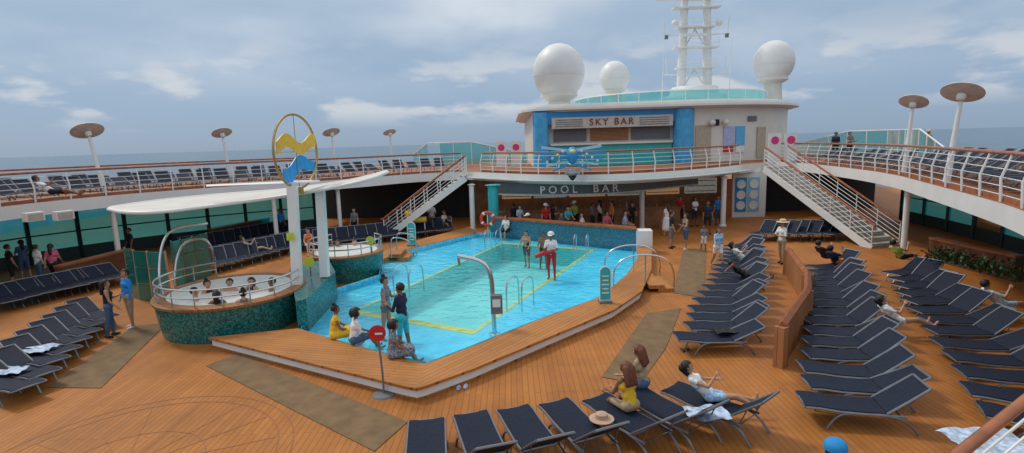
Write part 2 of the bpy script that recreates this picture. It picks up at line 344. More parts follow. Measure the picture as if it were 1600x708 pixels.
def finish_people():
    dg=bpy.context.evaluated_depsgraph_get(); out=[]
    for it in PEND: out.append(bpy.data.meshes.new_from_object(it[0].evaluated_get(dg)))
    for it,me in zip(PEND,out):
        o,pr,hands,hc,hup,hf,hx,up,q=it; old=o.data; bpy.data.objects.remove(o); bpy.data.meshes.remove(old)
        n=len(me.polygons); c=np.zeros(n*3); me.polygons.foreach_get('center',c); c=c.reshape(-1,3)
        best=np.full(n,9.); idx=np.zeros(n,int); tt=np.zeros(n)
        for k,(a,b,ra,rb,t) in enumerate(pr):
            a_=np.array(a); d=np.array(b)-a_; u=np.clip(((c-a_)@d)/max(d@d,1e-9),0,1)
            ds=np.linalg.norm(c-a_-u[:,None]*d,axis=1)-(ra+(rb-ra)*u)
            w=ds<best; best[w]=ds[w]; idx[w]=k; tt[w]=u[w]
        mi=np.zeros(n,int); top=q['top']; sl=q['sl']
        for k,(a,b,ra,rb,t) in enumerate(pr):
            w=idx==k; u=tt[w]; v=np.zeros(u.shape,int)
            if t=='hip': v[:]=2
            elif t=='skirt': v[:]=2
            elif t=='belly': v[:]=1 if (top and sl>=0) else 0; v[(u<.15)]=2 if not(top and sl>=0) else 1
            elif t in('chest','bust'): v[:]=1 if top else 0
            elif t=='shoulder': v[:]=1 if (top and sl>0) else 0; v[(abs(u-.5)<.32)]=1 if (top and sl>=0) else 0
            elif t=='uarm': v[u<sl]=1 if top else 0
            elif t=='farm': v[u<sl-1]=1 if top else 0
            elif t=='thigh': v[u<q['leg']]=2
            elif t=='shank': v[u<q['leg']-1]=2
            elif t=='foot': v[:]=3 if q['shoe'] else 0
            mi[w]=v
        mb=MB()
        me_v=[tuple(v.co) for v in me.vertices]; fs=[list(p.vertices) for p in me.polygons]
        mb.v=me_v; mb.f=fs; mb.mi=list(mi); bpy.data.meshes.remove(me)
        for pc,df,s in hands:
            x,y=frame(df)
            for k in range(4):
                b=pc+x*(k-1.5)*.017; ln=(.065,.078,.072,.056)[k]; mb.tube([b-df*.02,b+df*ln*.5,b+df*ln*.85+y*.018],[.010,.009,.007],5)
            mb.tube([pc-df*.05+x*s*.02,pc-df*.01+x*s*.05+y*.01,pc+df*.025+x*s*.055+y*.02],[.012,.010,.008],5)
        for s in(-1,1): mb.ball(hc+hf*.086+hx*s*.034+hup*.012,(.011,.011,.009),6,4,4)
        mb.bar(hc+hf*.092-hup*.052-hx*.022,hc+hf*.092-hup*.052+hx*.022,.008,.012,5)
        sk=mat('skin_'+q['skin'],SK[q['skin']],.5,var=.08,scale=12)
        ob=mb.build('person',[sk,cm(top or 'W'),cm(q['bot']),cm(q['shoe'] or 'K'),BLACK,mat('lips',(.3,.07,.06),.5)])
        ob.location=q['loc']; ob.rotation_euler=(0,0,rad(q['yaw'])); s=q['h']/1.7; ob.scale=(s,s,s)
        tag(ob,q['label'],'person',q['group'])
        st=q['style']; hcol=mat('hair_'+q['hair'],dict(k=(.010,.008,.007),b=(.06,.028,.014),l=(.25,.13,.05),r=(.15,.045,.018))[q['hair']],.6,var=.5,scale=40)
        hb=MB(); cc=hc+hup*.018-hf*.012; big={'afro':1.35,'curly':1.2,'wavy':1.12}.get(st,1.0)
        tmp=MB().ball((0,0,0),1,16,12)
        sel=[]
        for f in tmp.f:
            g=sum((V(tmp.v[i]) for i in f),V())/len(f)
            if g.y>.28 and g.z<.42: continue
            if g.z<-.45 and g.y>-.5 : continue
            sel.append(f)
        random.seed(len(q['label'])); vs=[]
        for v in tmp.v:
            k=big*(1+random.uniform(-.03,.04)*(big)); vs.append(cc+hx*v[0]*.102*k+hf*v[1]*.112*k+hup*v[2]*.106*k)
        hb.add(vs,sel)
        if st=='long': capsule(hb,cc-hf*.075-hup*.02,cc-hf*.10-up*.30,.075,.045)
        if st=='wavy':
            for k in(-1,0,1): capsule(hb,cc-hf*.06+hx*k*.05,cc-hf*.09+hx*k*.085-up*.27,.075,.05)
        if st=='bun': hb.ball(cc+hup*.12-hf*.03,.055,10,7)
        if st=='pony': capsule(hb,cc-hf*.11+hup*.02,cc-hf*.15-up*.2,.04,.025)
        hb.build('hair',hcol,ob)
        if st in('hat','cap','bcap'):
            c=MB(); col={'hat':mat('straw_hat',(.62,.5,.32),.9),'cap':cm('W'),'bcap':mat('blue_cap',(.01,.25,.6),.7)}[st]
            if st=='hat': c.lathe([(.23,.0),(.235,.012),(.12,.03),(.115,.09),(.08,.12),(.001,.125)],cc+hup*.03,20,0,hup)
            else:
                c.lathe([(.118,.0),(.121,.03),(.112,.065),(.088,.095),(.05,.115),(.012,.123),(.001,.126)],cc+hup*.015,18,0,hup)
                b=cc+hup*.02; c.add([b+hf*.1-hx*.08,b+hf*.2-hx*.06-hup*.02,b+hf*.2+hx*.06-hup*.02,b+hf*.1+hx*.08]+[b+hf*.1-hx*.08+hup*.01,b+hf*.2-hx*.06-hup*.01,b+hf*.2+hx*.06-hup*.01,b+hf*.1+hx*.08+hup*.01],[(3,2,1,0),(4,5,6,7),(0,1,5,4),(1,2,6,5),(2,3,7,6),(3,0,4,7)])
            c.build('hat',col,ob)
def pp(label,px,py,z,yaw,pose,h,skin,top,sl,bot,leg,hair='k',style='short',**k):
    person(label,P(px,py,z),yaw,pose,h,skin,top,sl,bot,leg,hair,style,**k)
CZ,WZ,LZ=.30,.22,.06   # coping top, water level, pool ledge
ZB=2.8                 # underside of the upper deck
cz=CZ; lz=.34
# pool front and left
pp('person with long black hair in black tank top facing the person in blue',176,526,0,-60,'fold',1.66,'b','K',0,'DE',2,'k','long',fem=True,shoe='K')
pp('person in bright blue long sleeved shirt and khaki shorts standing by left loungers',207,512,0,150,'stand',1.78,'b','B',2,'KH',.95,'k','short',shoe='W')
pp('person in yellow dress sitting on the pool coping nearest the tiled hot tub',522,528,cz,-70,'sitlow',1.64,'c','Y',.2,'Y',1,'k','bun',fem=True,skirt=.4)
pp('person with curly black hair in white shirt sitting on coping second from left',553,537,cz,-60,'sitlow',1.66,'c','W',.9,'DE',1,'k','afro',fem=True)
pp('person in grey swimsuit standing in shallow water facing the one in navy',606,530,LZ,-100,'fold',1.70,'b','P',.2,'G',.3,'k','bun',fem=True)
pp('person in navy top and turquoise shorts standing in shallow water',632,554,LZ,70,'fold',1.80,'c','N',2,'T',.9,'k','short')
pp('person in black and white patterned dress sitting on coping by round red sign',612,558,cz,-75,'sitlow',1.64,'c','P',.4,'P',1,'k','afro',fem=True,skirt=.42)
pp('lifeguard in white shirt, red trousers and white cap standing at the pool line',862,437,LZ,165,'hold',1.76,'c','W',.8,'R',1.9,'k','cap')
pp('bare chested person wading in pool, left one of the pair by bar wall',823,391,LZ,150,'wade',1.76,'b',None,0,'N',.8,'k','short')
pp('bare chested person wading in pool, right one of the pair by bar wall',849,393,LZ,190,'wade',1.74,'c',None,0,'K',.8,'k','short')
for it in PEND[-2:]: it[8]['loc'].z=-.75
# hot tub soakers
hz=.42
for i,(x,y,s,sty,tp,yw,lb) in enumerate([(314,478,'b','short',None,-60,'person soaking at left end of front hot tub with hand raised'),(331,466,'b','bun','K',-120,'person with hair up soaking left of centre in front hot tub'),(345,484,'c','long','K',10,'person in black swimsuit at the near side of front hot tub'),(361,464,'b','short',None,180,'bare chested person soaking at far left side of front hot tub'),(384,482,'a','bun','G',30,'person in grey swimsuit at near right of front hot tub'),(394,462,'b','long','N',170,'person with long hair soaking at far right side of front hot tub'),(424,462,'c','short',None,110,'bare chested person soaking against right rim of front hot tub')]):
    pp(lb,x,y+18,hz+.08,yw,'soak',1.7,s,tp,0,'K',.3,'k',sty,fem=tp is not None)
pp('bare chested person soaking at left side of the rear hot tub',528,408,hz,160,'soak',1.7,'b',None,0,'K',.3,'k','short')
pp('person in black swimsuit soaking at right side of the rear hot tub',556,406,hz,-160,'soak',1.66,'a','K',0,'K',.3,'b','bun',fem=True)
# bar people
bars=[(791,336,'W','b','short'),(812,338,'LB','a','long'),(826,339,'W','c','cap'),(853,337,'R','b','cap'),(876,341,'DE','b','short'),(886,342,'T','a','short'),(911,341,'W','a','long'),(926,336,'G','c','short'),(947,341,'PK','b','bun'),(956,341,'OR','b','long'),(975,342,'LB','a','short'),(987,343,'K','b','long'),(802,338,'K','c','short'),(864,341,'N','a','long'),(900,341,'GR','b','cap'),(937,341,'W','b','long')]
cn=dict(W='white',LB='pale blue patterned',R='red',DE='denim blue',T='turquoise',G='grey',OR='orange',K='black',PK='pink',N='navy',GR='lime')
for i,(x,y,c,s,st) in enumerate(bars):
    seated=i in(0,2,4,6,8,10)
    a=D(x,y,[27.9,29.6,28.0,28.9,28.2,28.5,27.9,29.5,28.1,29.2,27.9,29.4,29.9,29.7,30,29.9][i]); a.z=.42 if seated else .004
    order=sorted(range(len(bars)),key=lambda k:bars[k][0]).index(i)
    person(f'person in {cn[c]} top at pool bar counter, {nth(order)} from the left',a,[150,-160,110,180,-140,200,100,-120,-160,110,-110,175,30,-90,140,60][i],'sit' if seated else ['stand','hold','lean'][i%3],[1.72,1.62,1.76,1.74,1.78,1.66][i%6],s,c,.7,'K',1,'k',st,fem=st=='long',hy=[-30,25,0,40,-20][i%5])
pp('person in white dress standing at right end of the pool bar',1041,368,0,40,'stand',1.68,'b','W',.5,'W',1,'b','long',fem=True,skirt=.5)
pp('person in black shirt and grey shorts standing right of the bar',1049,388,0,-100,'stand',1.78,'b','K',.9,'G',1.1,'k','short',shoe='K')
pp('person in grey vest and dark shorts beside the black shirted person near bar',1071,390,0,100,'fold',1.68,'b','G',0,'DE',1,'k','pony',fem=True,shoe='W')
pp('person in dark navy shirt standing under the bar overhang right of centre',1105,366,0,170,'stand',1.76,'c','N',.8,'K',1.1,'k','short',shoe='K')
pp('person in blue shirt at far right end of bar by poster wall',1122,352,0,150,'stand',1.72,'b','B',.8,'DE',2,'k','short',shoe='K')
pp('person in red top standing in the shade behind the white dress',1062,352,0,160,'stand',1.7,'b','R',.7,'K',1.2,'k','short',shoe='K')
pp('person in white top standing in the shade before the brown doorway',1085,354,0,-150,'hold',1.7,'c','W',.7,'N',1.2,'k','long',shoe='K')
pp('small child in white patterned outfit standing on mat near the bar',1099,393,0,180,'stand',1.2,'c','P',.5,'W',.9,'k','bun')
pp('person in pale blue shirt and white shorts walking on the deck mat',1121,420,0,185,'walk',1.66,'b','LB',1.2,'W',.6,'k','long',fem=True)
pp('person in white shirt and straw hat standing at far end of wooden divider',1220,412,0,110,'hold',1.74,'b','W',1,'KH',1.2,'k','hat',shoe='K')
# right loungers
pp('person in white top reclining in far loungers left of divider',1160,407,lz,-100,'recline',1.66,'b','W',.9,'LB',.8,'k','long',fem=True)
pp('person in black outfit lying on lounger left of the wooden divider',1165,434,lz,-95,'flat',1.66,'c','K',.6,'K',1.6,'k','short')
pp('person in black top reclining on lounger beyond the divider, left of two',1290,404,lz,-70,'recline',1.72,'b','K',.7,'N',.9,'k','short')
pp('person in navy and orange sitting on lounger beyond the divider, right of two',1306,412,lz,-60,'recline',1.7,'c','N',.7,'OR',.8,'k','short')
pp('person in lime green top reclining on right loungers under the stair',1408,405,lz+.1,-75,'recline',1.76,'b','GR',.6,'K',.8,'k','short')
pp('person in white t shirt reclining with bare legs on middle right lounger',1400,506,lz,-95,'recline',1.70,'b','W',.7,'W',.3,'k','long',fem=True)
pp('person in white shirt and pale shorts reclining at the right edge',1562,480,lz,-95,'recline',1.75,'b','W',.9,'LB',.7,'k','short')
# bottom row
pp('person in yellow open back top sitting with back to camera on bottom lounger row',985,642,lz,25,'sitback',1.66,'c','Y',0,'KH',.9,'r','wavy',fem=True)
pp('person in tan top sitting on the foot of a lounger behind the yellow top',1006,606,lz,60,'sitback',1.62,'b','KH',.5,'DE',.9,'r','wavy',fem=True)
pp('person with dark hair in white top reclining on the rightmost bottom lounger',1108,625,lz,-100,'recline',1.68,'b','W',.3,'LB',.6,'k','long',fem=True)
a=P(1306,687,1.72); a.z=0
person('person in bright blue cap standing at bottom edge of the picture',a,-20,'stand',1.72,'b','G',.8,'K',1,'k','bcap')
# upper decks
a=P(1304,250,3.304); person('person in dark blue shirt leaning at right upper deck rail, left of pair',a,150,'stand',1.75,'c','N',.8,'K',1.2,'k','short')
a=P(1326,250,3.304); person('person in grey top at right upper deck rail, right of pair',a,190,'hold',1.75,'b','G',.8,'K',1.2,'k','short')
a=P(1448,246,3.304); person('person in straw hat and tan dress on right upper deck beside lamp',a,160,'stand',1.68,'b','KH',.2,'OR',1,'b','hat',fem=True,skirt=.5)
a=P(82,304,3.64); person('person in white top reclining on left upper deck lounger',a,-60,'recline',1.7,'c','W',.8,'K',.8,'k','short')
# left under the deck
for lb,x,y,yw,ps,s,c,b,st in [('person in black top standing under left deck at far left edge',22,447,-30,'stand','b','K','K','short'),('person in denim shirt standing under left deck, second from left edge',42,437,60,'hold','b','DE','DE','long'),('person in white vest facing the windows under left deck',66,448,-20,'stand','a','W','DE','short'),('person in pink and black outfit under left deck beside white vest',88,446,20,'walk','b','PK','K','long'),('person in dark clothes standing behind the left glass screen',208,412,150,'stand','c','K','K','short'),('person in yellow shirt standing by the pool steps at far left',640,368,160,'stand','c','Y','K','short'),('person in white shirt standing among loungers below the left stair',676,362,190,'hold','b','W','KH','cap'),('person in grey shirt standing among far left loungers',556,372,170,'stand','b','G','K','short'),('person in blue top standing among far left loungers beside column',441,372,200,'stand','c','B','K','long')]:
    pp(lb,x,y,0,yw,ps,1.7,s,c,.7,b,1.2,'k',st,shoe='K')
pp('person in orange swimsuit sitting on lounger behind the rear hot tub',482,384,lz,-150,'sitback',1.66,'a','OR',0,'OR',.2,'b','bun',fem=True)
pp('person in white top sitting on far loungers under the left stair',692,352,lz,-120,'sitback',1.66,'b','W',.5,'DE',.6,'k','long',fem=True)
pp('person in black swimsuit reclining on the front row behind hot tubs',395,392,lz,-60,'recline',1.66,'a','K',0,'K',.2,'b','bun',fem=True)
finish_people()
# ---------------------------------------------------------------- deck, pool, sea
Wpx=[(470,518),(560,545),(655,569),(668,571),(730,547),(840,503),(935,468),(980,432),(999,405),(997,388),(905,378),(840,371),(775,365),(745,366),(640,392),(596,408),(592,432),(515,457),(482,472)]
W=[P(x,y,WZ) for x,y in Wpx]
I=[P(x,y,LZ) for x,y in [(560,485),(742,516),(922,392),(785,381)]]
struct(MB().holed([(-34,-4),(34,-4),(34,70),(-34,70)],W,0.0),'deck',DECK,'orange brown teak plank pool deck')
struct(MB().prism([(-9000,-4000),(9000,-4000),(30000,40000),(-30000,40000)],-24.0,-23),'sea',mat('sea_water',(.022,.09,.15),.25,var=.5,scale=.02,bump=.0),'blue grey open sea')
sm=MC['sea_water']; nt=sm.node_tree; nz=nt.nodes.new('ShaderNodeTexNoise'); nz.inputs['Scale'].default_value=.25; nz.inputs['Detail'].default_value=6
tc=nt.nodes.new('ShaderNodeTexCoord'); bp=nt.nodes.new('ShaderNodeBump'); bp.inputs['Strength'].default_value=.9; bp.inputs['Distance'].default_value=1.0
nt.links.new(tc.outputs['Object'],nz.inputs['Vector']); nt.links.new(nz.outputs['Fac'],bp.inputs['Height']); nt.links.new(bp.outputs['Normal'],nt.nodes['Principled BSDF'].inputs['Normal'])
pb=thing('swimming_pool','stepped blue tiled swimming pool basin with yellow bordered deep part','pool',(W[3].x,W[3].y,0))
MB().holed(W,I,LZ).build('ledge',POOLF,pb,False)
MB().wall(W,LZ,CZ-.01,0,True).build('basin_wall',POOLW,pb,False)
ib=MB().wall(I,-.75,LZ,0,True); ib.sheet([(p.x,p.y,-.75) for p in I]); ib.build('deep_basin',POOLD,pb,False)
ic=sum(I,V())/4; yl=MB()
Io=[ic+(p-ic)*1.055 for p in I]
for i in range(4):
    j=(i+1)%4; yl.add([(q.x,q.y,LZ+.006) for q in (I[i],I[j],Io[j],Io[i])],[(0,1,2,3)])
yl.build('yellow_border',YEL,pb,False)
tag(MB().sheet([(p.x,p.y,WZ) for p in W]).build('pool_water',WATER,None,False),'rippled turquoise water filling the swimming pool','water',None,'structure')
# coping
def strip(mb,outer,inner,zt,th):
    n=len(outer); vs=[]
    for z in(zt-th,zt): vs+=[(p[0],p[1],z) for p in outer]+[(p[0],p[1],z) for p in inner]
    fs=[]
    for i in range(n-1):
        fs+=[(2*n+i,2*n+i+1,3*n+i+1,3*n+i),(i,n+i,n+i+1,i+1),(i,i+1,2*n+i+1,2*n+i),(n+i,3*n+i,3*n+i+1,n+i+1)]
    fs+=[(0,2*n,3*n,n),(n-1,2*n-1,4*n-1,3*n-1)]
    mb.add(vs,fs); return mb
cp=thing('pool_coping','raised teak coping bench with white fascia round the near sides of pool','coping',(W[3].x,W[3].y-.5,0))
Lo=[P(x,y,CZ) for x,y in [(325,527),(480,566),(630,603),(650,607)]]; Li=[P(x,y,CZ) for x,y in [(466,513),(560,541),(652,566),(664,568)]]
Ro=[P(x,y,CZ) for x,y in [(650,607),(665,603),(740,576),(850,530),(960,484),(1003,455),(1018,420),(1018,380)]]; Ri=[P(x,y,CZ) for x,y in [(664,568),(672,566),(730,544),(840,500),(935,465),(979,429),(997,402),(995,385)]]
strip(MB(),Lo,Li,CZ,.06).build('coping_board',CAPL,cp,False)
strip(MB(),Ro,Ri,CZ+.002,.06).build('coping_board',CAPR,cp,False)
ctr=V((W[3].x,W[3].y+6,0))
fo=[p+(ctr-p).normalized()*.08 for p in Lo+Ro[1:]]
fb=MB().wall(fo,.06,CZ-.055); fb.build('fascia',WHITE,cp,False)
fo2=[p+(ctr-p).normalized()*.10 for p in Lo+Ro[1:]]
MB().wall(fo2,0,.065).build('skirting',CAPR,cp,False)
Bo=[P(x,y,CZ) for x,y in [(735,354),(640,378),(588,396)]]; Bi=[P(x,y,CZ) for x,y in [(745,363),(640,389),(597,405)]]
c2=thing('pool_coping','narrow teak coping along the far left pool edge','coping',(Bo[1].x,Bo[1].y,0))
strip(MB(),Bo,Bi,CZ,.2).build('coping_board',CAPR,c2,False)
MB().wall(Bo,0,.1).build('skirting',WHITE,c2,False)
# deck mats
for i,(q,lb) in enumerate([([(322,572),(372,553),(637,660),(585,706)],'brown deck mat running from coping toward the bottom loungers'),([(75,606),(210,510),(262,505),(158,607)],'brown deck mat on left beside the blue shirted person'),([(940,590),(1010,490),(1064,482),(1040,545),(1000,600)],'brown deck mat on right between coping and loungers'),([(1052,458),(1068,390),(1104,388),(1100,466)],'brown deck mat leading to the pool bar')]):
    one(MB().prism([P(x,y,0) for x,y in q],.004,.016),'deck_mat',MAT,lb,'mat','rubber mats on the deck',False)
cx=P(190,735,0); ring=MB()
for r in (2.6,2.35,1.2):
    a=[(cx.x+r*cos(t*PI/32),cx.y+r*sin(t*PI/32),.005) for t in range(64)]; b=[(cx.x+(r-.02)*cos(t*PI/32),cx.y+(r-.02)*sin(t*PI/32),.005) for t in range(64)]
    ring.add(a+b,[(t,(t+1)%64,64+(t+1)%64,64+t) for t in range(64)])
for t in range(16):
    a=t*PI/8; d=V((cos(a),sin(a),0)); n=V((-d.y,d.x,0)); c=V((cx.x,cx.y,.005))
    ring.add([c+d*.3+n*.008,c+d*2.3+n*.008,c+d*2.3-n*.008,c+d*.3-n*.008],[(0,1,2,3)])
tag(ring.build('deck_inlay',mat('inlay_wood',(.30,.11,.028),.6),None,False),'round compass inlay in the teak deck','deck inlay',None,'structure')
for lb,px,py in [('dark drain grate on deck just right of the wooden divider',1270,487),('dark drain grate on deck by the near loungers right of divider',1284,540)]:
    p=P(px,py,0); e=thing('drain_grate',lb,'drain',(p.x,p.y,0),0,'drain grates in the deck'); MB().box((p.x,p.y,.007),(.3,.8,.006)).build('plate',GREY,e,False)
    b=MB()
    for k in range(9): b.box((p.x,p.y-.36+k*.09,.014),(.26,.03,.008))
    b.bar((p.x-.12,p.y-.38,.013),(p.x-.12,p.y+.38,.013),.02,.006); b.bar((p.x+.12,p.y-.38,.013),(p.x+.12,p.y+.38,.013),.02,.006); b.build('grille',BLACK,e,False)
# ---------------------------------------------------------------- upper deck
LE=smoothpoly([P(x,y,3.3) for x,y in [(-260,372),(-120,340),(0,323),(150,307),(330,293),(480,284),(560,279),(640,272),(728,268)]])
FE=smoothpoly([P(x,y,3.3) for x,y in [(728,268),(790,271),(850,273),(960,273),(1100,264),(1170,256)]])
RE=smoothpoly([P(x,y,3.3) for x,y in [(1210,253),(1260,255),(1340,264),(1400,273),(1440,284),(1520,305),(1600,328),(1760,400)]])
inner=LE+FE[1:]+RE
LO=offset(LE,7.5); RO=offset(RE,7.0)
outer=LO[:-8]+[V((-12,60,3.3)),V((36,60,3.3))]+[p for p in RO if p.y<34]
ring=inner+outer[::-1]
struct(MB().prism(ring,ZB,3.3),'upper_deck',WHITE,'white upper deck slab ringing the pool opening')
struct(MB().sheet([(p[0],p[1],3.304) for p in ring]),'upper_deck_planking',UDECK,'red brown planking of the upper deck')
def railing(pts,label,h=1.1,step=1.3,nb=5,mid=WHITE,lean=0.0,grp='white railings of the upper deck'):
    pts=resample(pts,step); e=thing('railing',label,'railing',pts[len(pts)//2],0,grp)
    nrm=[(b-a) for a,b in zip(offset(pts,0),offset(pts,1))]
    for p,n in zip(pts,nrm):
        MB().tube([p-n*.06,p+V((0,0,h*.5))-n*.10*lean,p+V((0,0,h))+n*.06*lean],[.035,.03,.025],6).build('post',WHITE,e)
    b=MB()
    for k in range(nb):
        z=h*(k+.7)/(nb+.4); b.tube([p+V((0,0,z))+n*(.03*lean-.01) for p,n in zip(pts,nrm)],.013,5)
    b.build('rails',mid,e)
    MB().tube([p+V((0,0,h+.03))+n*.06*lean for p,n in zip(pts,nrm)],.048,8).build('handrail',REDW,e)
    MB().wall([p-n*.02 for p,n in zip(pts,nrm)],3.306,3.42).build('toe_board',REDW,e)
up=lambda pts,d: [p+V((0,0,.004)) for p in offset(pts,d)]
railing(up(LE,.15)[2:-1],'white railing with brown handrail along left inner edge of upper deck',lean=1)
railing(up(FE,.15)[3:-2],'white railing with brown handrail above the pool bar',lean=1)
railing(up(RE,.15)[1:],'white railing with brown handrail along right inner edge of upper deck',lean=1)
railing(up(LE,7.1)[2:-9],'white railing along the outer left side of upper deck',step=2)
# windscreens
def screen(pts,h,label):
    pts=resample(pts,1.5); e=thing('windscreen',label,'windscreen',pts[0],0); n=len(pts)-1
    hh=[h*min(1,.45+.55*i/3)*min(1,.45+.55*(n-i)/3) for i in range(n+1)]
    for i in range(n):
        a,b=pts[i],pts[i+1]; u=V((0,0,1))
        MB().add([a+u*.1,b+u*.1,b+u*hh[i+1],a+u*hh[i]],[(0,1,2,3)]).build('glass_panel',PALE,e,False)
    for p,k in zip(pts,hh): MB().box(p+V((0,0,k/2+.02)),(.06,.06,k+.04)).build('post',WHITE,e,False)
    MB().tube([p+V((0,0,k+.05)) for p,k in zip(pts,hh)],.04,6).build('top_rail',WHITE,e)
g=lambda x,y,Y: V((D(x,y,Y).x,Y,3.304))
screen([g(645,235,50),g(690,230,43),g(824,230,41.5)],1.78,'teal glass windscreen on far left of the upper deck')
screen([g(1245,215,44),g(1400,200,36),g(1480,190,26.5)],1.7,'teal glass windscreen on right side of the upper deck')
# window walls below
def winwall(pts,label,n0=2.0):
    pts=[V((p.x,p.y,0)) for p in pts]; pts=resample(pts,n0); e=thing('window_wall',label,'window wall',pts[len(pts)//2])
    MB().wall(pts,0,.6).build('base_wall',DFRAME,e,False); MB().wall(pts,2.5,ZB+.02).build('header',DFRAME,e,False)
    for a,b in zip(pts,pts[1:]):
        MB().add([(a.x,a.y,.6),(b.x,b.y,.6),(b.x,b.y,2.5),(a.x,a.y,2.5)],[(0,1,2,3)]).build('window',TEAL,e,False)
    for p in pts: MB().box((p.x,p.y,ZB/2),(.14,.14,ZB)).build('mullion',DFRAME,e,False)
    MB().tube([p+V((0,0,1.35)) for p in pts],.035,5).build('crossbar',DFRAME,e)
winwall(offset(LE,5.6)[:-10],'dark framed teal window wall under the left deck')
winwall(offset(RE,5.0)[6:],'dark framed teal window wall under the right deck')
# columns under the deck
def column(p,h,r,label,mt=WHITE,grp='white columns under the upper deck'):
    e=thing('column',label,'column',p,0,grp); MB().lathe([(r,0),(r,h)],p,14).build('shaft',mt,e); MB().lathe([(r*1.5,0),(r*1.5,.06),(r,.1)],p,14).build('base',mt,e); MB().lathe([(r,h-.12),(r*1.6,h-.03)],p,14).build('capital',mt,e)
for lb,i,E,d in [('white column under left deck edge at far left',8,LE,.5),('white column under left deck behind the glass screens',14,LE,.5),('white column under left deck by hot tubs',20,LE,.5),('white column under left deck near far loungers',24,LE,.5),('white column under right deck beside the planter',14,RE,.4)]:
    q=offset(E,d)[i]; column(V((q.x,q.y,0)),ZB,.11,lb)
for i,px in enumerate([738,1003,1130]):
    q=D(px,330,30.2); column(V((q.x,30.2,0)),ZB,.14,['white column at the left end of pool bar','white column at right end of the pool bar counter','white column beside brown doorway right of bar'][i])
q=D(771,320,29.4); column(V((q.x,29.4,0)),ZB,.28,'turquoise mosaic column at left end of the bar',TURQ,None)
# speakers and lamps hung on the fascia
for lb,x,y,sd in [('cream loudspeaker box at far left of deck fascia',45,336,1),('white loudspeaker box right of cream one on left fascia',92,334,1),('cream loudspeaker box on right fascia beside stair',1404,272,1),('white loudspeaker box on right fascia near lamp',1497,294,1)]:
    p=P(x,y,3.05); d=(V((0,12,0))-V((p.x,p.y,0))).normalized(); rz=math.atan2(d.y,d.x); c=p+d*.25; c.z=3.0
    e=thing('loudspeaker',lb,'loudspeaker',c); MB().box(c,(.25,.55,.3),rz).build('case',CREAM,e,False); MB().box(c+d*.135,(.02,.44,.22),rz).build('grille',mat('speaker_grille',(.42,.4,.35),.7),e,False); MB().bar(c-d*.12,c-d*.4,.1,.1).build('bracket',WHITE,e,False)
for lb,bx,by,tx,ty,r in [('tall deck lamp with tilted disc at far left',165,304,137,206,.62),('deck lamp with disc second from left on rail',362,287,347,209,.5),('deck lamp with disc right of ring sculpture',527,277,518,208,.5),('deck lamp with disc nearest to the left stair',615,270,609,208,.42),('deck lamp with disc on right rail, farther one',1412,272,1427,161,.5),('large deck lamp with tilted disc on right rail, nearer one',1478,290,1503,147,.55)]:
    b=P(bx,by,3.304); t=D(tx,ty,b.y); e=thing('deck_lamp',lb,'lamp',b,0,'disc topped lamps along upper deck rail')
    d=(t-b).normalized(); MB().tube([b,b.lerp(t,.35),b.lerp(t,.94)],[.10,.085,.055],10).build('pole',WHITE,e)
    rd=V((t.x,t.y,0)).normalized(); ax=(V((0,0,1))+rd*.42+V((-.22 if tx<800 else .22,0,0))).normalized()
    MB().lathe([(.001,.0),(r*.8,.02),(r,.05),(r*.98,.075),(r*.5,.06),(.001,.055)],t,24,0,ax).build('reflector_disc',DISC,e)
    MB().lathe([(.06,-.22),(.12,-.16),(.13,-.03),(.05,0)],t,12,0,ax).build('lamp_head',BULB,e)
# ---------------------------------------------------------------- stairs
def stairs(bot,top,width,label):
    e=thing('staircase',label,'staircase',bot); d=top-bot; hd=V((d.x,d.y,0)); L=hd.length; hd.normalize(); n=V((-hd.y,hd.x,0)); N=18; tb=MB()
    for k in range(N):
        c=bot+hd*(L*(k+.5)/N); c.z=3.3*(k+1)/N-.03; tb.box(c,(L/N*1.05,width,.05),math.atan2(hd.y,hd.x))
        tb.box(c-hd*(L/N*.5)-V((0,0,.1)),(.02,width,.17),math.atan2(hd.y,hd.x))
    tb.build('treads',mat('stair_tread',(.45,.42,.38),.6),e,False)
    for s in(-1,1):
        o=n*s*width/2
        MB().bar(bot+o-V((0,0,.05)),top+o-V((0,0,.15)),.06,.34).build('stringer',WHITE,e,False)
        b=MB()
        for z in(.28,.48,.68,.88): b.tube([bot+o+V((0,0,z)),top+o+V((0,0,z))],.014,5)
        b.build('rails',WHITE,e); MB().tube([bot+o-hd*.15+V((0,0,1.02)),bot+o+V((0,0,1.06)),top+o+V((0,0,1.06))],.05,8).build('handrail',REDW,e)
        for k in range(7):
            q=bot.lerp(top,k/6)+o; MB().tube([q-V((0,0,.05)),q+V((0,0,1.04))],.024,6).build('post',WHITE,e)
stairs(P(1383,386,0),P(1212,259,3.3),1.5,'white staircase with brown handrails on the right of pool deck')
stairs(P(605,368,0),P(728,273,3.3),1.4,'white staircase with brown handrails on the left of pool bar')
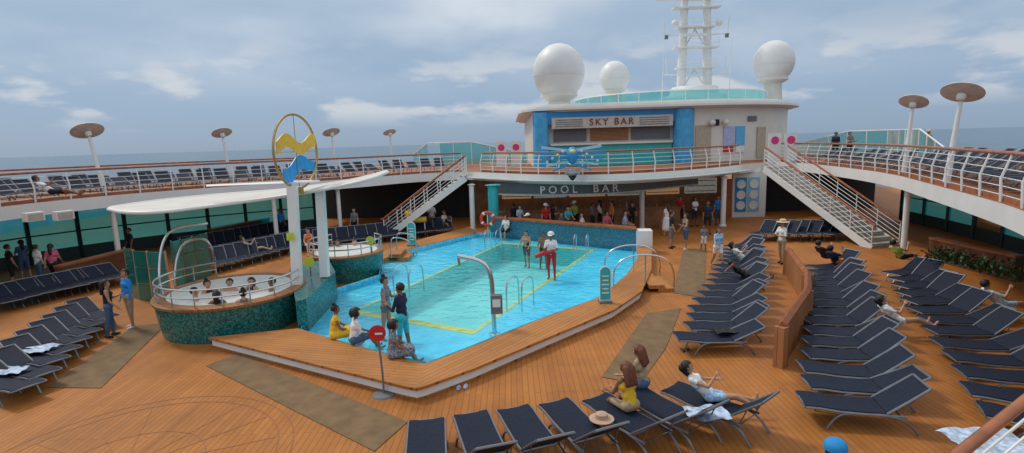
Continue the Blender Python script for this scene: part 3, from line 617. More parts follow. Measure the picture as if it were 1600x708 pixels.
# ---------------------------------------------------------------- pool bar
bx=lambda px,Y: D(px,320,Y).x
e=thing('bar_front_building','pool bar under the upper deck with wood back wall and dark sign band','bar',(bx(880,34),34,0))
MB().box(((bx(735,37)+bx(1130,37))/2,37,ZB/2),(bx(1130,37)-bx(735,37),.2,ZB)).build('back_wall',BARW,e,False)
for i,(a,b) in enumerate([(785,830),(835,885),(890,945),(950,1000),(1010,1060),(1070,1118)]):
    q=MB().box(((bx(a,36.6)+bx(b,36.6))/2,36.6,1.75),(bx(b,36.6)-bx(a,36.6),.3,1.0)).build('shelf_bay',[mat('shelf_warm_glow',(.62,.36,.17),.6,var=.6,scale=9,emis=.3),mat('shelf_cool_glow',(.50,.50,.44),.5,var=.6,scale=9,emis=.2)][i%2],e,False)  # bays glow by themselves, standing in for the bar lighting
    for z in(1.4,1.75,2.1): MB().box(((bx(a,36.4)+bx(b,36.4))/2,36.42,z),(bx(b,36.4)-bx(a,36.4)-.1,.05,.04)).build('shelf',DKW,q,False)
bp_=[V((bx(775,30.6),30.6,0)),V((bx(840,29.2),29.2,0)),V((bx(900,28.8),28.8,0)),V((bx(960,29),29,0)),V((bx(1000,29.8),29.8,0)),V((bx(1090,33),33,0))]
bs=smoothpoly(bp_,2)
sband=MB().wall(bs,2.2,ZB).build('sign_band',FASC,e,False)
MB().wall(bs,2.12,2.2).build('band_trim',SILV,e,False)
textmesh('POOL  BAR',.56,mat('sign_letters',(.82,.84,.82),.4),((bx(905,28.7)),28.62,2.46),sband,space=1.6)
cpts=smoothpoly([P(772,366,WZ),P(835,372,WZ),P(905,379,WZ),P(994,388,WZ)],2)
cb=thing('bar_counter','curved blue mosaic swim up bar counter with wooden top','bar counter',(cpts[4].x,cpts[4].y,0))
MB().wall([p+V((0,.02,0)) for p in cpts],0,1.04).build('mosaic_front',BTILE,cb,False)
strip(MB(),[p-V((0,.1,0)) for p in cpts],[p+V((.1,.55,0)) for p in cpts],1.12,.08).build('counter_top',REDW,cb,False)
q=cpts[-1]; MB().box((q.x+.38,q.y+.25,.5),(.7,.7,1.0),-.12).build('end_panel',WHITE,cb,False)
e2=thing('bar_canopy','curved translucent canopy over pool bar below the upper deck','canopy',(bx(900,28),28,2.7))
fe=offset(FE,-.7)
strip(MB(),[V((p.x,p.y,0)) for p in FE[2:-2]],[V((p.x,p.y,0)) for p in fe[2:-2]],3.02,.05).build('canopy_panel',mat('canopy_glass',(.5,.54,.52),.3),e2,False)
random.seed(3)
for i in range(22):
    x=bx(790+i*11+random.uniform(-3,3),31.5); h=random.uniform(.18,.32); c=[(.03,.2,.05),(.4,.15,.02),(.5,.5,.5),(.05,.1,.3),(.4,.03,.03)][i%5]
    o=MB().lathe([(.045,0),(.045,h*.6),(.015,h*.75),(.015,h),(.001,h)],(x,30.9+.1*(i%3),1.12),8).build('bottle',mat('bottle_%d'%(i%5),c,.2),None,True,True)
    tag(o,'small bottle standing on the back edge of the pool bar counter','bottle','bottles on the pool bar')
one(MB().box(((bx(775,31.2)+bx(1060,31.2))/2,31,.56),(bx(1060,31)-bx(775,31),.6,1.1)).box(((bx(775,31.2)+bx(1060,31.2))/2,30.95,1.09),(bx(1060,31)-bx(775,31)+.1,.75,.05)),'service_counter',[BARW],'long wood service counter behind the bar people','counter',None,False)
# right of bar: doorway, posters
e=thing('deck_house_wall','white wall with brown doorway and blue posters right of the bar','wall',(bx(1160,33),33.4,0))
MB().box(((bx(1143,33.4)+bx(1195,33.4))/2,33.4,ZB/2),(bx(1195,33.4)-bx(1143,33.4),.2,ZB)).build('wall_panel',WHITE,e,False)
MB().box((bx(1136,33.2),33.2,1.2),(.4,.3,2.4)).build('door_frame',REDW,e,False)
for k in range(2):
    xc=bx(1157+k*20,33.25); pq=MB().box((xc,33.27,1.4),(.7,.03,2.1)).build('poster',[SIGNB,mat('poster_pale',(.25,.55,.75),.5)][k],e,False)
    for z in (.75,1.4,2.05): MB().lathe([(.2,0),(.27,0),(.27,.02),(.2,.02),(.2,0)],(xc,33.24,z),20,0,(0,-1,0)).build('ring_motif',WHITE,pq)
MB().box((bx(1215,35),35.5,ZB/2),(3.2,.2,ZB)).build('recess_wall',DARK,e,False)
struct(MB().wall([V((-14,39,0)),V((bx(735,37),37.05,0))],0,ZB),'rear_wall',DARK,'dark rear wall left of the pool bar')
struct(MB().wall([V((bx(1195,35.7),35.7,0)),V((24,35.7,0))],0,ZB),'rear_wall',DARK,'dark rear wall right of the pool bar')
# life ring
q=P(763,372,0); lr=thing('life_ring','orange red life ring on stand at left end of bar','life ring',(q.x,q.y,0))
c=q+V((0,-.1,1.05)); MB().tube([c+V((cos(t*PI/12)*.34,0,sin(t*PI/12)*.34)) for t in range(24)],.085,8,0,True).build('ring',mat('ring_orange',(.7,.06,.02),.5),lr)
for k in range(4): a=k*PI/2+.6; MB().tube([c+V((cos(a+t)*.34,0,sin(a+t)*.34)) for t in(-.15,0,.15)],.09,8).build('band',WHITE,lr)
MB().tube([q,q+V((0,0,1.4))],.03,6).build('stand',WHITE,lr)
# ---------------------------------------------------------------- sky bar
sb=thing('sky_bar_building','white round topped deck building with blue fascia and sky bar front','building',(7,37,3.3))
Y0=36.6; fx=lambda px: D(px,210,Y0).x
XL,XR=fx(833),fx(1068); CXX,CYY,RD=12.3,46.6,10.0
arc=[(CXX+RD*sin(t),CYY-RD*cos(t)) for t in [rad(a) for a in range(0,181,6)]]
body=[(XL,Y0+.6),(XR,Y0+.6)]+[p for p in arc if p[0]>XR+.1]+[(XL,56)]
MB().prism(body,3.304,6.9).build('drum_wall',DRUM,sb)
MB().box(((XL+XR)/2,Y0+.3,6.5),(XR-XL,.6,.8)).build('blue_fascia',SIGNB,sb,False)
def arcroof(r,z0,z1,front,xl,name,mt):
    a=[(CXX+r*sin(t),CYY-r*cos(t)) for t in [rad(k) for k in range(-10,181,5)]]
    MB().prism([(xl-.3,front+4),(xl,front+1.4),(xl+.8,front+.45),(xl+2.0,front+.1),(xl+4,front-.05)]+[p for p in a if p[0]>xl+5.0]+[(xl-.3,57)],z0,z1).build(name,mt,sb)
arcroof(RD+.35,6.9,7.0,Y0-.1,XL-.2,'eave',CREAM)
arcroof(RD+.75,7.0,7.14,Y0-.4,XL-.6,'roof',WHITE)
arcroof(RD+.45,7.14,7.3,Y0-.1,XL-.35,'roof',CREAM)
arcroof(RD-.1,7.3,7.45,Y0+.5,XL+.2,'roof',WHITE)
a2=[(CXX+1.2+7.8*sin(rad(k)),CYY+1-7.8*cos(rad(k))) for k in range(-90,91,6)]
MB().wall([V((x,y,0)) for x,y in a2],7.45,8.3).build('roof_windscreen',PALE,sb)
MB().tube([V((x,y,8.34)) for x,y in a2],.05,6).build('roof_rail',WHITE,sb)
for x,y in a2[::2]: MB().tube([V((x,y,7.4)),V((x,y,8.32))],.03,5).build('roof_rail_post',WHITE,sb)
MB().prism([(CXX+1.5+6.3*sin(rad(k)),CYY+1.5-6.3*cos(rad(k))) for k in range(0,360,10)],7.4,7.95).build('upper_roof',WHITE,sb)
for a,b in((833,858),(1053,1084)):
    xa,xb=fx(a),fx(b); MB().lathe([((xb-xa)/2,0),((xb-xa)/2,3.55)],((xa+xb)/2,Y0+.2,3.304),20).build('blue_column',LBLUE,sb)
sgx0,sgx1=fx(862),fx(1050)
sg=MB().box(((sgx0+sgx1)/2,Y0-.1,6.15),(sgx1-sgx0,.16,.72)).build('sign_board',mat('sign_cream',(.55,.52,.47),.5),sb,False)
textmesh('SKY BAR',.6,MRED,((sgx0+sgx1)/2-.05,Y0-.2,6.15),sg,space=1.35)
for k in range(4):
    for a,b in((868,910),(998,1044)): MB().box(((fx(a)+fx(b))/2,Y0-.19,5.93+k*.14),(fx(b)-fx(a),.03,.045)).build('sign_stripe',GREY,sg,False)
for a,b,mt in((866,918,GREY),(924,984,ORNG),(989,1050,GREY)):
    q=MB().box(((fx(a)+fx(b))/2,Y0+.52,5.35),(fx(b)-fx(a),.12,.8)).build('shutter',mt,sb,False)
    bb=MB()
    for k in range(9): bb.box(((fx(a)+fx(b))/2,Y0+.45,4.98+k*.09),(fx(b)-fx(a),.02,.03))
    bb.build('slats',GREY if mt is GREY else DKW,q,False)
MB().box(((fx(860)+fx(1052))/2,Y0+.3,4.75),(fx(1052)-fx(860),.5,.12)).build('counter',CREAM,sb,False)
MB().box(((fx(860)+fx(1052))/2,Y0+.4,4.0),(fx(1052)-fx(860),.3,1.4)).build('bar_front',TURQ,sb,False)
def ondrum(px,z,r=RD+.03):
    d=ray(px,200); d=V((d.x,d.y,0)).normalized(); c=V((CXX,CYY,0)); b=d.dot(c); disc=b*b-c.dot(c)+r*r
    p=d*(b-math.sqrt(max(disc,0))); p.z=z; return p
def drumbox(name,px,z,w,h,mt):
    p=ondrum(px,z); n=(p-V((CXX,CYY,z))).normalized(); return MB().box(p,(w,.06,h),math.atan2(n.y,n.x)+PI/2).build(name,mt,sb,False)
BEIGE=mat('door_beige',(.46,.39,.29),.5)
drumbox('door',1099,4.6,1.05,2.3,BEIGE); drumbox('sign_panel',1139,5.0,.8,1.25,mat('poster_lilac',(.42,.48,.72),.5)); drumbox('sign_panel',1157,5.0,.75,1.25,mat('poster_sky',(.12,.45,.78),.5))
drumbox('sign_panel',1139,4.1,.75,.4,RED); drumbox('sign_panel',1157,4.1,.7,.4,WHITE)
drumbox('window',1118,5.9,.5,.4,DARK); drumbox('vent',1175,6.1,.8,.35,GREY); drumbox('door',1190,4.5,.9,2.1,BEIGE)
for i,px in enumerate((1113,1134)):
    p=ondrum(px,5.9,RD+.25); MB().ball(p,.22,10,8).build('floodlight',CREAM,sb)
for i,(px,py,Y,g_) in enumerate([(783,222,39.5,0),(806,222,39.4,0),(1211,208,33.2,1),(1236,209,33,1)]):
    p=D(px,py+6,Y); e=thing('notice_board',['white notice board with pink disc, left of far pair by windscreen','white notice board with pink disc, right of far pair by windscreen','white notice board with pink disc, left of pair above right stair','white notice board with pink disc, right of pair above right stair'][i],'notice board',(p.x,p.y,3.304),0)
    MB().box((p.x,p.y,4.2),(.75,.06,1.75)).build('board',WHITE,e,False); MB().lathe([(.001,0),(.24,0),(.24,.02),(.001,.02)],(p.x,p.y-.03,4.65),18,0,(0,-1,0)).build('disc',PINK,e)
# radomes
for lb,px,py,r,Y in [('largest white radome on left of the sky bar roof',873,113,40,39.5),('smallest white radome in the middle of the roof',960,121,23,45),('white radome on flared pedestal right of the mast',1209,97,30,47)]:
    c=D(px,py,Y); R_=r/FP*Y*.98; e=thing('radome',lb,'radome',(c.x,c.y,7.4),0,'white satellite domes on the roof')
    MB().ball(c,(R_,R_,R_*1.07),28,18).build('dome',WHITE,e); MB().lathe([(R_*.5,7.4-c.z),(R_*.42,-R_*1.1),(R_*.72,-R_*.92),(R_*.7,-R_*.7)],c,20).build('pedestal',CREAM,e)
    MB().tube([c+V((R_*.992*cos(t*PI/16),R_*.992*sin(t*PI/16),-.15*R_)) for t in range(32)],.012,4,0,True).build('seam',CREAM,e)
# mast
mY=49; mx=D(1086,60,mY).x; ms=thing('radar_mast','white stepped radar mast with platforms and antennas','mast',(mx,mY,7.9))
MB().lathe([(2.8,7.9),(2.7,8.5),(2.1,8.6),(2.0,9.2),(1.9,9.3)],(mx,mY,0),16).build('base_housing',WHITE,ms)
for s in(-1,1):
    MB().tube([(mx+s*1.15,mY,9.2),(mx+s*.98,mY,15.8),(mx+s*.9,mY,18.5)],[.40,.33,.27],12).build('tower_leg',WHITE,ms)
for z,w in((10.9,3.4),(12.6,3.8),(14.3,3.2),(15.9,4.0)):
    q=MB().box((mx,mY-.1,z),(w,1.0,.09)).build('platform',WHITE,ms,False); b=MB()
    for zz in(.35,.7): b.tube([(mx-w/2,mY-.6,z+zz),(mx+w/2,mY-.6,z+zz)],.018,5)
    for k in range(6): b.tube([(mx-w/2+w*k/5,mY-.6,z),(mx-w/2+w*k/5,mY-.6,z+.7)],.018,5)
    b.build('platform_rail',WHITE,q)
for z,w in((10.4,5.4),(13.7,5.8),(16.6,7.0)): MB().tube([(mx-w/2,mY-.3,z),(mx,mY-.3,z-.1),(mx+w/2,mY-.3,z)],.06,6).build('yard',WHITE,ms)
for s in(-1,1):
    MB().tube([(mx+s*3.3,mY-.3,16.5),(mx+s*3.5,mY-.3,18.2)],.04,5).build('antenna',WHITE,ms); MB().tube([(mx+s*2.7,mY-.3,13.6),(mx+s*2.8,mY-.3,15.2)],.035,5).build('antenna',WHITE,ms); MB().tube([(mx+s*2.5,mY-.3,10.4),(mx+s*2.6,mY-.3,11.9)],.035,5).build('antenna',WHITE,ms)
    MB().ball((mx+s*1.9,mY-.4,14.6),.3,10,8).build('dome',WHITE,ms); MB().box((mx+s*2.6,mY-.4,13.5),(.25,.25,.3)).build('navigation_light',GREY,ms,False)
    MB().tube([(mx+s*.9,mY,9.4),(mx,mY+.1,10.8)],.06,6).build('brace',WHITE,ms); MB().tube([(mx+s*.85,mY,12.7),(mx,mY+.1,14.2)],.06,6).build('brace',WHITE,ms)
MB().box((mx,mY-.6,16.75),(2.8,.2,.22)).build('radar_bar',WHITE,ms,False); MB().box((mx-.3,mY-.6,13.6),(2.2,.2,.22)).build('radar_bar',WHITE,ms,False)
for lb,px,py,h in [('thin whip antenna left of mast',1035,118,5),('thin whip antenna right of mast',1140,122,5.5)]:
    p=D(px,py,46); one(MB().tube([(p.x,46,7.4),(p.x,46,9),(p.x+.1,46,7.5+h)],[.05,.04,.015],6),'whip_antenna',WHITE,lb,'antenna')
# winged sculpture over the bar
c=D(893,246,27.0); sc=thing('winged_sculpture','blue and pale winged sculpture hung on the railing above pool bar','sculpture',c)
MBLU=mat('mid_blue',(.03,.3,.6),.4)
for s in(-1,1):
    for k,(a,l,z) in enumerate([(14,1.3,.34),(6,1.42,.16),(-3,1.3,-.02),(-14,1.1,-.2),(-28,.85,-.38)]):
        a=rad(a); p0=c+V((s*.2,-.06*k,z)); p1=p0+V((s*l*cos(a),-.12*(k%2),l*sin(a)*.6)); MB().bar(p0,p1,.20,.13-.01*k).build('wing_panel',[PBLUE,SIGNB,MBLU,PBLUE,SIGNB][k],sc,False)
    for j in range(4): MB().ball(c+V((s*(.45+.26*j),-.32,.30-.16*j)),(.07,.06,.07),8,6).build('boss',[SILV,YEL][j==1],sc)
    MB().tube([c+V((s*.6,-.3,.1)),c+V((s*.8,-.35,-.5)),c+V((s*.75,-.35,-.62))],.03,6).build('strut',CHROME,sc)
MB().ball(c+V((0,-.3,.1)),(.28,.35,.42),14,10).build('body',SIGNB,sc); MB().ball(c+V((0,-.55,.3)),(.14,.12,.1),12,8).build('crest',YEL,sc)
MB().lathe([(.3,0),(.4,.1),(.4,.18),(.2,.3)],c+V((0,-.3,-.85)),16).build('lantern',mat('silver',(.5,.52,.54),.3,.6),sc)
MB().lathe([(.05,0),(.2,.2),(.2,.3)],c+V((0,-.3,-1.12)),12).build('finial',BLACK,sc); MB().bar(c+V((0,-.1,-.3)),c+V((0,1.4,-.3)),.12,.12).build('bracket',WHITE,sc,False)
# ---------------------------------------------------------------- hot tubs
def tub(c,R_,label,seg=40):
    e=thing('hot_tub',label,'hot tub',(c.x,c.y,0)); c=V((c.x,c.y,0))
    MB().lathe([(R_*.93,0),(R_*.97,.5),(R_,.93)],c,seg).build('mosaic_wall',TILE,e)
    MB().lathe([(R_*1.02,.93),(R_*1.03,1.0),(R_*.98,1.03),(R_*.86,1.03),(R_*.85,.93)],c,seg).build('rim',RIMW,e)
    MB().lathe([(R_*.848,1.02),(R_*.83,.98),(R_*.8,.42),(R_*.5,.4),(R_*.48,.2),(.001,.2)],c,seg).build('basin',mat('tub_basin',(.66,.68,.64),.4),e)
    MB().lathe([(R_*.82,.86),(.001,.861)],c,seg).build('water',TUBW,e)
    for z in(1.28,1.5): MB().tube([c+V((R_*.97*cos(t),R_*.97*sin(t),z)) for t in [rad(a) for a in range(130,411,10)]],.026,6).build('guard_rail',CHROME,e)
    for a in range(130,411,20): MB().tube([c+V((R_*.97*cos(rad(a)),R_*.97*sin(rad(a)),z)) for z in(1.03,1.5)],.02,6).build('rail_post',CHROME,e)
T1=P(363,452,1.0); T2=P(541,392,1.0)
tub(T1,1.98,'large round hot tub with teal mosaic wall, nearest camera'); tub(T2,1.42,'smaller round hot tub with teal mosaic wall behind the white columns')
one(MB().prism([P(x,y,1.0) for x,y in [(452,420),(512,402),(524,424),(478,466),(462,470)]],0,.98),'tub_plinth',TILE,'teal mosaic plinth joining the two hot tubs','plinth',None,False)
for lb,pts in [('tall bent chrome handrail at left of front hot tub',[(255,462,1.0),(247,430,1.6),(252,380,2.3),(270,355,2.55),(325,349,2.6)]),('chrome handrail on tub steps behind the glass screen',[(272,440,1.0),(276,400,1.7),(290,375,2.1),(330,372,2.0),(338,430,1.0)])]:
    one(MB().tube(smoothpoly([P(*q) if i==0 else D(q[0],q[1],P(*pts[0]).y+.3*i) for i,q in enumerate(pts)],2),.035,8),'grab_rail',CHROME,lb,'handrail')
for lb,a,b,h in [('teal glass block screen left of front hot tub',(205,462),(268,472),1.75),('teal glass block screen behind front hot tub steps',(276,448),(330,430),1.75)]:
    p0=P(*a,0);p1=P(*b,0); e=thing('glass_screen',lb,'glass screen',p0.lerp(p1,.5)); pts=[p0.lerp(p1,k/3)+V((0,-.25*sin(PI*k/3),0)) for k in range(4)]
    for u,v in zip(pts,pts[1:]):
        for k in range(3): MB().bar(u.lerp(v,.03)+V((0,0,h*(k+.5)/3)),u.lerp(v,.97)+V((0,0,h*(k+.5)/3)),.06,h/3-.03).build('glass_block',TEALP,e,False)
    for u in pts: MB().box(u+V((0,0,h/2)),(.05,.05,h+.06)).build('post',CHROME,e,False)
# canopy over tubs
cn_=thing('tub_canopy','pale curved wing canopy on two columns over the hot tubs','canopy',P(484,440,0))
def wing(front,back,th,name,mt,bulge=.22,arch=0):
    n=20
    def rs(p):
        p=smoothpoly(p,2); L=[0]
        for a,b in zip(p,p[1:]): L.append(L[-1]+(b-a).length)
        out=[]
        for i in range(n+1):
            d=L[-1]*i/n
            for j in range(len(p)-1):
                if d<=L[j+1]+1e-6: out.append(p[j].lerp(p[j+1],(d-L[j])/max(1e-6,L[j+1]-L[j]))); break
        return out
    f=rs(front); b=rs(back); vs=[];fs=[];m=6
    for sgn in(0,1):
        for i in range(n+1):
            for j in range(m+1):
                u=j/m; p=f[i].lerp(b[i],u); p.z+=bulge*sin(PI*u)+arch*sin(PI*i/n)-(th*(.3+.7*sin(PI*u)) if sgn==0 else 0); vs.append(p)
    K=(n+1)*(m+1); q=lambda s,i,j: s*K+i*(m+1)+j
    for i in range(n):
        for j in range(m): fs+=[(q(0,i,j),q(0,i,j+1),q(0,i+1,j+1),q(0,i+1,j)),(q(1,i,j),q(1,i+1,j),q(1,i+1,j+1),q(1,i,j+1))]
        fs+=[(q(0,i,0),q(0,i+1,0),q(1,i+1,0),q(1,i,0)),(q(0,i,m),q(1,i,m),q(1,i+1,m),q(0,i+1,m))]
    for j in range(m): fs+=[(q(0,0,j),q(1,0,j),q(1,0,j+1),q(0,0,j+1)),(q(0,n,j),q(0,n,j+1),q(1,n,j+1),q(1,n,j))]
    return MB().add(vs,fs).build(name,mt,cn_)
wf=[(169,326,3.5),(195,332,3.45),(250,331,3.42),(330,321,3.45),(430,308,3.57),(530,291,3.88),(580,279,4.08),(606,268,4.22)]
wb=[(172,324,3.52),(215,317,3.5),(280,309,3.5),(350,303,3.52),(440,297,3.62),(530,285,3.90),(580,274,4.1),(604,267,4.22)]
wing([P(*q) for q in wf],[P(*q) for q in wb],.12,'main_wing',CANO,.04)
MB().tube(smoothpoly([P(*q)-V((0,0,.02)) for q in wf],2),.05,8).build('wing_edge',WHITE,cn_)
MB().tube(smoothpoly([P(*q) for q in wb],2),.035,8).build('wing_edge',WHITE,cn_)
wing([P(322,291,4.0),P(400,288,4.05),P(460,286,4.05),P(498,284,4.0)],[P(324,289,4.02),P(400,285,4.07),P(460,282,4.08),P(500,281,4.04)],.05,'upper_wing',WHITE,.02)
for px,py,zt in((465,445,3.95),(508,432,3.75)):
    b=P(px,py,1.0); t=D(px-8,296,b.y+.1); t.z=zt; MB().bar(b,t,.25,.24).build('column',WHITE,cn_,False)
p=P(465,445,1.0); MB().box((p.x,p.y-.2,2.5),(.22,.02,.22)).build('small_sign',YG,cn_,False)
# ring sculpture
b=P(465,445,1.0); rc=D(463,237,b.y+.6); rr=1.1; rs_=thing('ring_sculpture','bronze ring with yellow and blue wave motif on top of canopy','sculpture',(rc.x,rc.y,4.05))
ax=Matrix.Rotation(rad(78),3,'Z')@V((1,0,0)); zz=V((0,0,1))
MB().tube([rc+ax*rr*cos(t*PI/24)+zz*rr*sin(t*PI/24) for t in range(48)],.036,8,0,True).build('ring',BRONZE,rs_)
MB().tube([rc-zz*rr,rc+zz*rr],.012,6).build('rod',BRONZE,rs_); MB().tube([rc-ax*rr,rc+ax*rr],.012,6).build('rod',BRONZE,rs_)
nn=ax.cross(zz)
def band(x0,x1,top,bot,name,mt,o):
    n=28; xs=[x0+(x1-x0)*i/n for i in range(n+1)]
    poly=[(x,top(x)) for x in xs]+[(x,bot(x)) for x in reversed(xs)]
    n=len(poly); vs=[rc+ax*x*rr+zz*y*rr+nn*(o+d) for d in(-.015,.015) for x,y in poly]
    MB().add(vs,[list(range(n))[::-1],list(range(n,2*n))]+[(i,(i+1)%n,(i+1)%n+n,i+n) for i in range(n)]).build(name,mt,rs_,False)
band(-.9,.9,lambda x:min(.36+.13*cos(PI*(x+.45)/.62),.95*math.sqrt(1-min(.99,x*x))),lambda x:.02+.10*cos(PI*(x+.45)/.62),'yellow_wave',mat('wave_yellow',(.85,.55,.06),.45),.04)
band(-.62,.92,lambda x:-.20+.10*cos(PI*(x-.2)/.62)-.3*max(0,-x),lambda x:max(-.96*math.sqrt(1-min(.99,x*x)),-.62+.18*x+.08*cos(PI*(x-.2)/.62)-.35*max(0,-x)),'blue_wave',mat('wave_blue',(.02,.34,.78),.4),-.03)
MB().tube([rc-zz*rr,rc-zz*(rr+.18)],.12,8).build('foot',BRONZE,rs_)
# ---------------------------------------------------------------- pool fittings
def upipe(a,b,h,r=.023):
    return MB().tube(smoothpoly([a,a+V((0,0,h*.8)),a.lerp(b,.2)+V((0,0,h)),a.lerp(b,.8)+V((0,0,h)),b+V((0,0,h*.8)),b],2),r,7)
for lb,px,py,ang,dx in [('pair of chrome pool handrails at left edge of deep part',616,462,60,.55),('pair of chrome pool handrails near the far left corner',758,393,70,.5),('pair of chrome pool handrails at front right of deep part beside lift',792,486,60,.45),('pair of chrome pool handrails at far right corner behind lifeguard',897,402,75,.5)]:
    p=P(px,py,LZ); e=thing('pool_handrail',lb,'handrail',p,0,'chrome handrails in the pool'); d=V((cos(rad(ang)),sin(rad(ang)),0)); n=V((1,-.25,0))
    for k in range(2): upipe(p+n*dx*k,p+n*dx*k+d*.75,.95).build('rail',CHROME,e)
b=P(773,523,LZ); lf=thing('pool_lift','chrome gooseneck pool lift post with control box','pool lift',b)
t=D(716,400,b.y+.2); k=D(755,408,b.y); MB().tube(smoothpoly([b,D(770,470,b.y),D(768,430,b.y),k,t],2),.06,10).build('post',CHROME,lf)
MB().tube([t,t+V((.02,0,-.25))],.035,8).build('hook',CHROME,lf); c=D(776,475,b.y-.15); MB().box(c,(.3,.2,.48)).build('control_box',GREY,lf,False); MB().box(c+V((0,-.11,.05)),(.2,.02,.2)).build('label_plate',WHITE,lf,False)
MB().lathe([(.16,0),(.16,.03),(.07,.06)],b,14).build('base_plate',CHROME,lf)
p=P(1030,446,0); e=thing('pool_steps','wooden pool steps with bent chrome handrails at right of coping','steps',p)
for k in range(2): MB().box(p+V((-.3*k,0,.06+.12*k)),(.5,1.7,.12),0).build('step',CAPR,e,False)
for k in(-1,1):
    q=p+V((0,k*.85,0)); MB().tube(smoothpoly([q+V((.25,0,0)),q+V((.25,0,.85)),q+V((-.2,0,1.25)),q+V((-1.1,0,1.3)),q+V((-1.7,0,1.0)),q+V((-1.75,0,.3))],2),.026,8).build('handrail',CHROME,e); MB().tube([q+V((-.7,0,.29)),q+V((-.7,0,1.28))],.022,6).build('post',CHROME,e)
p=P(634,405,LZ); e=thing('pool_steps','small wooden steps with rails at far left pool edge','steps',p)
for k in range(2): MB().box(p+V((-.35*k,.1,.10+.16*k)),(.5,1.3,.16)).build('step',CAPR,e,False)
for k in(-1,1): upipe(p+V((-.5,k*.6,.2)),p+V((.4,k*.6,.0)),.95).build('handrail',CHROME,e)
def arch_sign(lb,px,py,z,w,h):
    p=P(px,py,z); e=thing('depth_sign',lb,'sign',p,0,'arched pool notice signs')
    def sh(w,h): return [(-w/2,0),(w/2,0),(w/2,h-w/2)]+[(w/2*cos(t*PI/8),h-w/2+w/2*sin(t*PI/8)) for t in range(1,8)]+[(-w/2,h-w/2)]
    def pl(w,h,y,z0,nm,mt):
        q=sh(w,h); n=len(q); vs=[p+V((x,y+d,zz+z0)) for d in(0,.03) for x,zz in q]
        MB().add(vs,[list(range(n)),list(range(n,2*n))[::-1]]+[(i,(i+1)%n,(i+1)%n+n,i+n) for i in range(n)]).build(nm,mt,e,False)
    pl(w,h,0,.05,'frame',WHITE); pl(w*.86,h*.92,-.012,.1,'board',TURQ)
    for k in range(5): MB().box(p+V((0,-.02,.3+k*h*.12)),(w*.6*(1-.15*(k%2)),.01,.035)).build('text_line',WHITE,e,False)
    MB().box(p+V((0,.05,.03)),(w*1.1,.35,.06)).build('foot',GREY,e,False)
arch_sign('arched turquoise pool notice sign on the right coping',946,473,CZ,.34,1.05); arch_sign('arched turquoise notice sign at the far left pool edge',644,384,CZ,.4,1.1)
b=P(600,617,0); e=thing('round_sign','red round sign on grey stand in front of the coping','sign',b); t=D(590,520,b.y)
MB().tube([b,b+V((0,0,.5)),t],.022,8).build('pole',GREY,e); MB().lathe([(.001,.05),(.05,.05),(.22,.03),(.24,0),(.24,-.0)][::-1],b,20).build('base',GREY,e)
q=MB().lathe([(.001,0),(.17,0),(.17,.025),(.001,.025)],t+V((0,-.03,0)),24,0,(.25,-1,.05)).build('sign_disc',RED,e); MB().box(t+V((.01,-.062,0)),(.2,.008,.04)).build('white_bar',WHITE,q,False)
for i,(px,py,lb) in enumerate([(486,432,'lime round notice on the tub plinth between columns'),(580,395,'lime round notice at right of the rear hot tub')]):
    p=P(px,py,1.03); e=thing('round_notice',lb,'sign',p); MB().tube([p,p+V((0,0,.35))],.02,6).build('post',GREY,e); MB().lathe([(.001,0),(.16,0),(.16,.02),(.001,.02)],p+V((0,-.03,.48)),18,0,(0,-1,0)).build('disc',YG,e)
p=P(655,368,0); e=thing('towel_roll','yellow padded roll on rack by far left steps','roll',p); MB().tube([p+V((-.45,0,.9)),p+V((.45,0,.9))],.17,12).build('roll',mat('roll_yellow',(.75,.55,.05),.6),e)
for s in(-1,1): MB().tube([p+V((s*.35,0,0)),p+V((s*.35,0,.8))],.03,6).build('leg',WHITE,e)
p=P(862,437,LZ)+V((-.3,-.18,1.02)); one(MB().tube([p+V((-.3,-.05,-.1)),p,p+V((.42,.0,.06))],[.07,.085,.07],10),'rescue_tube',RED,'red rescue tube held by the lifeguard','rescue tube')
# wooden divider
dv=[P(1232,389,.95),P(1262,428,.95),P(1262,452,.95),P(1222,508,.95)]
e=thing('wooden_divider','low reddish wood divider between the right lounger rows','divider',(dv[2].x,dv[2].y,0))
dw=MB()
for a,b in zip(dv,dv[1:]):
    a=V((a.x,a.y,.45));b=V((b.x,b.y,.45)); dw.bar(a,b,.14,.9)
dw.build('panel',plank('divider_planks',(.46,.20,.08),(.40,.17,.068),(.2,.08,.03),0,row=.15),e,False)
MB().tube([p+V((0,0,-.0)) for p in dv],.09,4).build('cap_rail',REDW,e,False)
for p in dv: MB().box((p.x,p.y,.46),(.22,.22,.92),.6).build('post',MC['divider_planks'],e,False)
for lb,a,b in [('low wooden divider under left deck near the windows',(95,450),(205,418)),('low wooden divider behind the left loungers by columns',(330,382),(420,362)),('low wooden planter box below the right deck',(1455,405),(1590,440))]:
    a=P(*a,0);b=P(*b,0); e=thing('wooden_divider',lb,'divider',a.lerp(b,.5)); MB().bar(a+V((0,0,.4)),b+V((0,0,.4)),.3,.8).build('panel',DKW,e,False); MB().bar(a+V((0,0,.84)),b+V((0,0,.84)),.36,.08).build('cap_rail',REDW,e,False)
random.seed(8); pl=MB(); a=P(1455,405,.85);b=P(1590,440,.85)
for i in range(900):
    c=a.lerp(b,random.random())+V((random.gauss(0,.13),random.gauss(0,.15),abs(random.gauss(.18,.12)))); d=V((random.uniform(-1,1),random.uniform(-1,1),random.uniform(.0,1))).normalized()*.13; n=d.cross(V((random.random(),random.random(),random.random()))).normalized()*.035
    pl.add([c,c+d*.5+n,c+d,c+d*.5-n],[(0,1,2,3)])
one(pl,'planter_shrub',mat('leaf_green',(.03,.07,.02),.6,var=.6,scale=12),'green shrub growing in the planter under right deck','plant',None,False)
